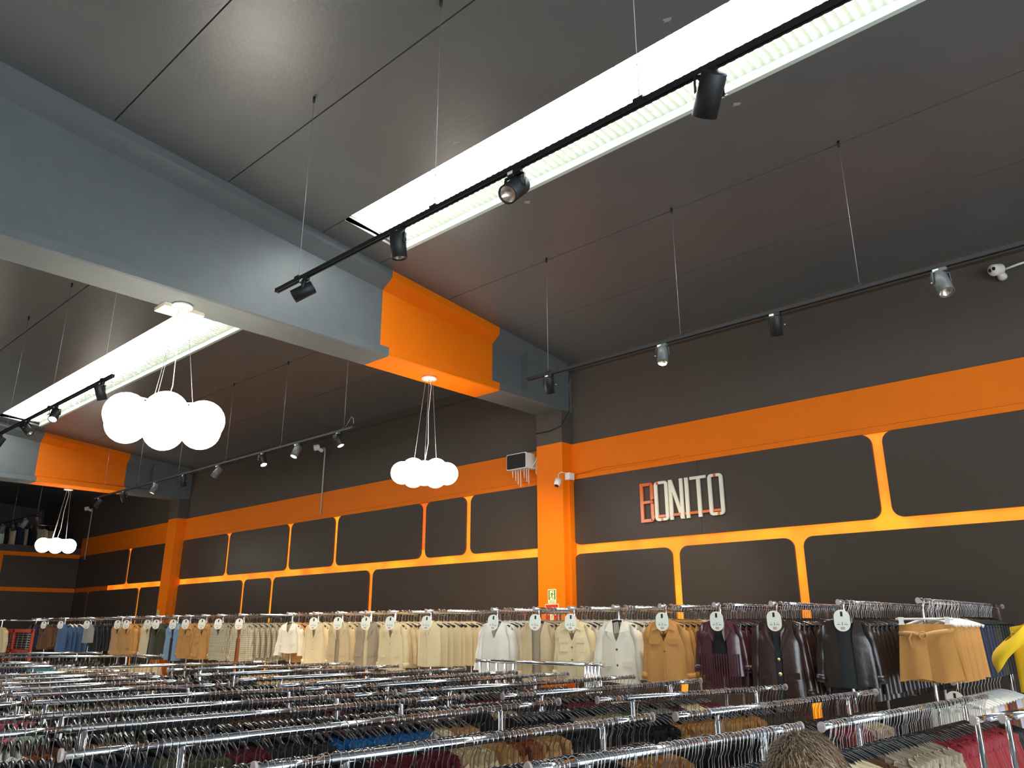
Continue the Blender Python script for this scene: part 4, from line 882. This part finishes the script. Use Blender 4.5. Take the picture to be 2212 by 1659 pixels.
# yellow blouse at the right edge
M = cm('yellow'); g = MB(); g.grid(body_grid(.16, .36, .06, 10, 28, Z0, fold=.012, seed=31, slope=.2))
yo = link('blouse', g.mesh('blouse', M), None, (-.86, 5.30, 1.86), (0, 0, .35)); tag(yo, 'bright yellow puff-sleeved blouse on a white hanger at the right edge', 'blouse')
for s in (-1, 1):
    rs = []
    for i in range(9):
        u = i/8; r = .035+.06*math.sin(math.pi*min(1, .12+u*.9)); cx = s*(.135+.085*u); cz = Z0-.045-.17*u; 
        rs.append([(cx+r*math.cos(a)*(1+.10*math.sin(9*a)), r*math.sin(a), cz+.05*s*math.cos(a)*-1) for a in [2*math.pi*k/18 for k in range(18)]])
    MB().grid(rs, closed=True).build('puff_sleeve', M, yo)
whanger(yo, True, .15)
rack((-.86, 5.27), (-.86, 7.6), 'tall chrome rail holding the yellow blouse at the right edge', 1.86, 'tall rails along the back wall', posts=(.5, .93))
# red framed grid and cream coat at the far left
t = tag(empty('grid_panel', (-19.4, 5.70, 0)), 'red-orange framed wire grid standing among the far racks', 'display grid')
red_f = mat('red_frame', (206, 76, 44), .4); ax = [-.83, -.38, .80]
for x in ax: MB().box(x-.035, x+.035, -.02, .02, .02, 1.68).build('frame_post', red_f, t)
MB().box(-.86, .83, -.02, .02, 1.62, 1.69).build('frame_rail', red_f, t); MB().box(-.86, .83, -.02, .02, 1.22, 1.28).build('frame_rail', red_f, t)
for i in range(7): MB().tube([(-.83, 0, 1.30+.048*i), (.80, 0, 1.30+.048*i)], .006, 6).build('wire', steel, t)
for x in (-.6, -.1, .2, .5): MB().tube([(x, .006, 1.28), (x, .006, 1.62)], .006, 6).build('wire', steel, t)
o = front_jacket('beige', .56, ws=.23, collar='none', seed=33, cuff=False); o.name = 'coat'; o.location = (-19.85, 5.35, 1.87); o.scale = (1.5, 1.2, 1.05); o.rotation_euler = (0, 0, .3)
tag(o, 'pale beige coat cut off by the left edge of the photo', 'coat')
rack((-19.85, 5.32), (-19.85, 7.5), 'tall chrome rail holding the pale coat at the left edge', 1.87, 'tall rails along the back wall', posts=(.06, .93))
# mezzanine rail with clothes
t = rack((XL-.55, 3.2), (XL-.55, 8.2), 'long chrome rail behind the mezzanine edge at the far left', 4.62, 'mezzanine rail', posts=(.02, .5, .98))
for ch in t.children:
    if ch.name.startswith(('foot', 'caster', 'lower_post')): bpy.data.objects.remove(ch)
for ch in t.children:
    if ch.name.startswith('upper_post'): ch.scale = (1, 1, 1); ch.data = MB().tube([(0, 0, 3.79), (0, 0, 4.61)], .0135, 8).mesh('upper_post', chrome); ch.location.x = {0: .1, 1: 2.5, 2: 4.9}[int(bool('.' in ch.name)) if False else 0]
for j, (c, nm) in enumerate((('grey','coat'),('cream','coat'),('white','coat'),('black','coat'),('mint','coat'),('black','coat'),('beige','trousers'),('navy','coat'),('taupe','trousers'),('black','coat'),('taupe','coat'),('beige','coat'),('taupe','trousers'))):
    y = 5.9+.17*j; key = ('mez', c, nm)
    g = simple_garment('bottom' if nm == 'trousers' else 'top', .20, .62, .06, 16, 6, j, Z0, sl=(nm != 'trousers')); q = link(nm, g.mesh(nm, cm(c))); whanger(q)
    q.location = (XL-.55, y, 4.62); q.rotation_euler = (0, 0, .45+.2*math.sin(j*2.1))
    tag(q, '%s %s on the mezzanine rail, %s from the left' % (NICE.get(c, c), nm, ORD[j]), nm, 'clothes on the mezzanine rail')
# ------------------------------------------------------------------ person (only the crown of the head shows)
HX, HY = -.668, 1.54; HT = 1.548
skin = mat('skin', (196, 146, 118), .55, spec=.35); shirt = mat('shirt_dark', (60, 64, 74), .85)
po = empty('person', (HX, HY, 0), math.radians(12)); tag(po, 'person seen from behind with short greying brown hair, between the racks', 'person')
hd = MB(); n = 28; rows = []
rx, ry_, rz_ = .073, .094, .112; hz = HT-.116
for i in range(21):
    a = math.pi*i/20; row = []
    for j in range(n):
        b_ = 2*math.pi*j/n; x = rx*math.sin(a)*math.cos(b_); y = ry_*math.sin(a)*math.sin(b_); z = rz_*math.cos(a)
        f_ = max(0, math.sin(b_))*math.sin(a)
        if z < 0: x *= 1-.30*(-z/rz_)**1.5; y *= 1-.18*(-z/rz_)
        if z < -.02 and math.sin(b_) < -.2: y += .02*(-z/rz_)
        if f_ > .93 and -.05 < z < .012: y += .020*(1-abs(z+.028)/.045)       # nose
        if f_ > .85 and -.078 < z < -.055: y += .006                           # lips
        if .55 < f_ < .93 and -.01 < z < .022: y -= .007                       # eye sockets
        row.append((x, y, hz+z))
    rows.append(row)
me = hd.grid(rows, closed=True).mesh('head', skin)
sk = []; er = []
def joint(p, r): sk.append(p); er.append(r); return len(sk)-1
E_ = []
pel = joint((0, 0, .80), .135); wai = joint((0, 0, .95), .12); che = joint((0, .01, 1.12), .135); nb = joint((0, -.01, 1.27), .062); nt_ = joint((0, 0, 1.37), .05)
E_ += [(pel, wai), (wai, che), (che, nb), (nb, nt_)]
for s in (-1, 1):
    sh = joint((s*.155, -.005, 1.215), .06); el = joint((s*.20, -.01, .98), .045); wr = joint((s*.19, .16, .88), .032); ha = joint((s*.175, .24, .89), .03)
    E_ += [(che, sh), (sh, el), (el, wr), (wr, ha)]
    for k, (dx, ln) in enumerate(((-.024, .05), (-.009, .062), (.008, .058), (.023, .045))):
        f1 = joint((s*.175+dx, .275, .89), .010); f2 = joint((s*.175+dx, .275+ln*.55, .882), .009); f3 = joint((s*.175+dx, .275+ln*.8, .862), .008); E_ += [(ha, f1), (f1, f2), (f2, f3)]
    th = joint((s*.175-s*.035, .235, .878), .010); t2 = joint((s*.175-s*.05, .265, .868), .009); E_ += [(ha, th), (th, t2)]
    hp = joint((s*.085, 0, .74), .095); kn = joint((s*.09, .02, .42), .06); an = joint((s*.09, -.01, .07), .04); to = joint((s*.095, .13, .03), .035)
    E_ += [(pel, hp), (hp, kn), (kn, an), (an, to)]
bm_ = bpy.data.meshes.new('body'); bm_.from_pydata(sk, E_, []); bm_.materials.append(shirt)
bo = link('body', bm_, po); md = bo.modifiers.new('skin', 'SKIN')
for i, sv in enumerate(bm_.skin_vertices[0].data): sv.radius = (er[i], er[i]); sv.use_root = (i == 0)
bo.modifiers.new('sub', 'SUBSURF').levels = 1; bo.modifiers['sub'].render_levels = 2
ho = link('head', me, po)
eye_m = mat('eye_white', (235, 230, 225), .3)
for s in (-1, 1):
    MB().sphere((s*.028, .080, hz+.008), .010, 12, 8).build('eye', eye_m, ho)
    MB().tube([(s*.070, -.005, hz+.02), (s*.080, -.012, hz+.005), (s*.078, -.008, hz-.025), (s*.070, .002, hz-.035)], [.008, .011, .010, .006], 8).build('ear', skin, ho)
def hair_mat():
    M = bpy.data.materials.new('greying_hair'); M.use_nodes = True; N = M.node_tree.nodes; L = M.node_tree.links; b = N['Principled BSDF']; b.inputs['Roughness'].default_value = .5
    tc = N.new('ShaderNodeTexCoord'); nz = N.new('ShaderNodeTexNoise'); nz.inputs['Scale'].default_value = 30; L.new(tc.outputs['Object'], nz.inputs['Vector'])
    rp = N.new('ShaderNodeValToRGB'); rp.color_ramp.elements[0].position = .38; rp.color_ramp.elements[0].color = (*lin((84, 62, 44)), 1); rp.color_ramp.elements[1].position = .66; rp.color_ramp.elements[1].color = (*lin((196, 170, 136)), 1)
    L.new(nz.outputs['Fac'], rp.inputs[0]); L.new(rp.outputs[0], b.inputs['Base Color']); return M
hm = hair_mat(); rnd = random.Random(5); hb = MB()
rows = [[(1.025*x, 1.02*y, hz+(z-hz)*1.02) for x, y, z in r] for r in rows[:10]]
hb.grid(rows, closed=True)
for i in range(9000):
    hb.cur = rnd.choice((0, 1, 1, 2, 2, 3))
    a = math.acos(1-rnd.random()*1.12); b_ = rnd.uniform(0, 2*math.pi)
    if math.sin(b_) > .55 and a > 1.0: continue
    nrm = Vector((math.sin(a)*math.cos(b_), math.sin(a)*math.sin(b_), math.cos(a))); p = Vector((rx*1.02*nrm.x, ry_*1.02*nrm.y, hz+rz_*1.02*nrm.z))
    fl = (Vector((nrm.x*.7+.25, nrm.y*.8+.1, -.45))+Vector((rnd.uniform(-.35, .35), rnd.uniform(-.35, .35), rnd.uniform(-.2, .25)))).normalized(); fl = (fl-nrm*fl.dot(nrm)).normalized()
    ln = rnd.uniform(.020, .038); sd = nrm.cross(fl)*.0007
    q = p+fl*ln*.5+nrm*rnd.uniform(.002, .007); e_ = p+fl*ln+nrm*rnd.uniform(-.001, .007)
    hb.add([p-sd, p+sd, q+sd, q-sd, e_], [(0, 1, 2, 3), (3, 2, 4)])
hb.build('hair', [hm]+[mat('hair_%d' % i, c_, .45) for i, c_ in enumerate(((92, 68, 48), (132, 104, 76), (186, 166, 138)))], ho)
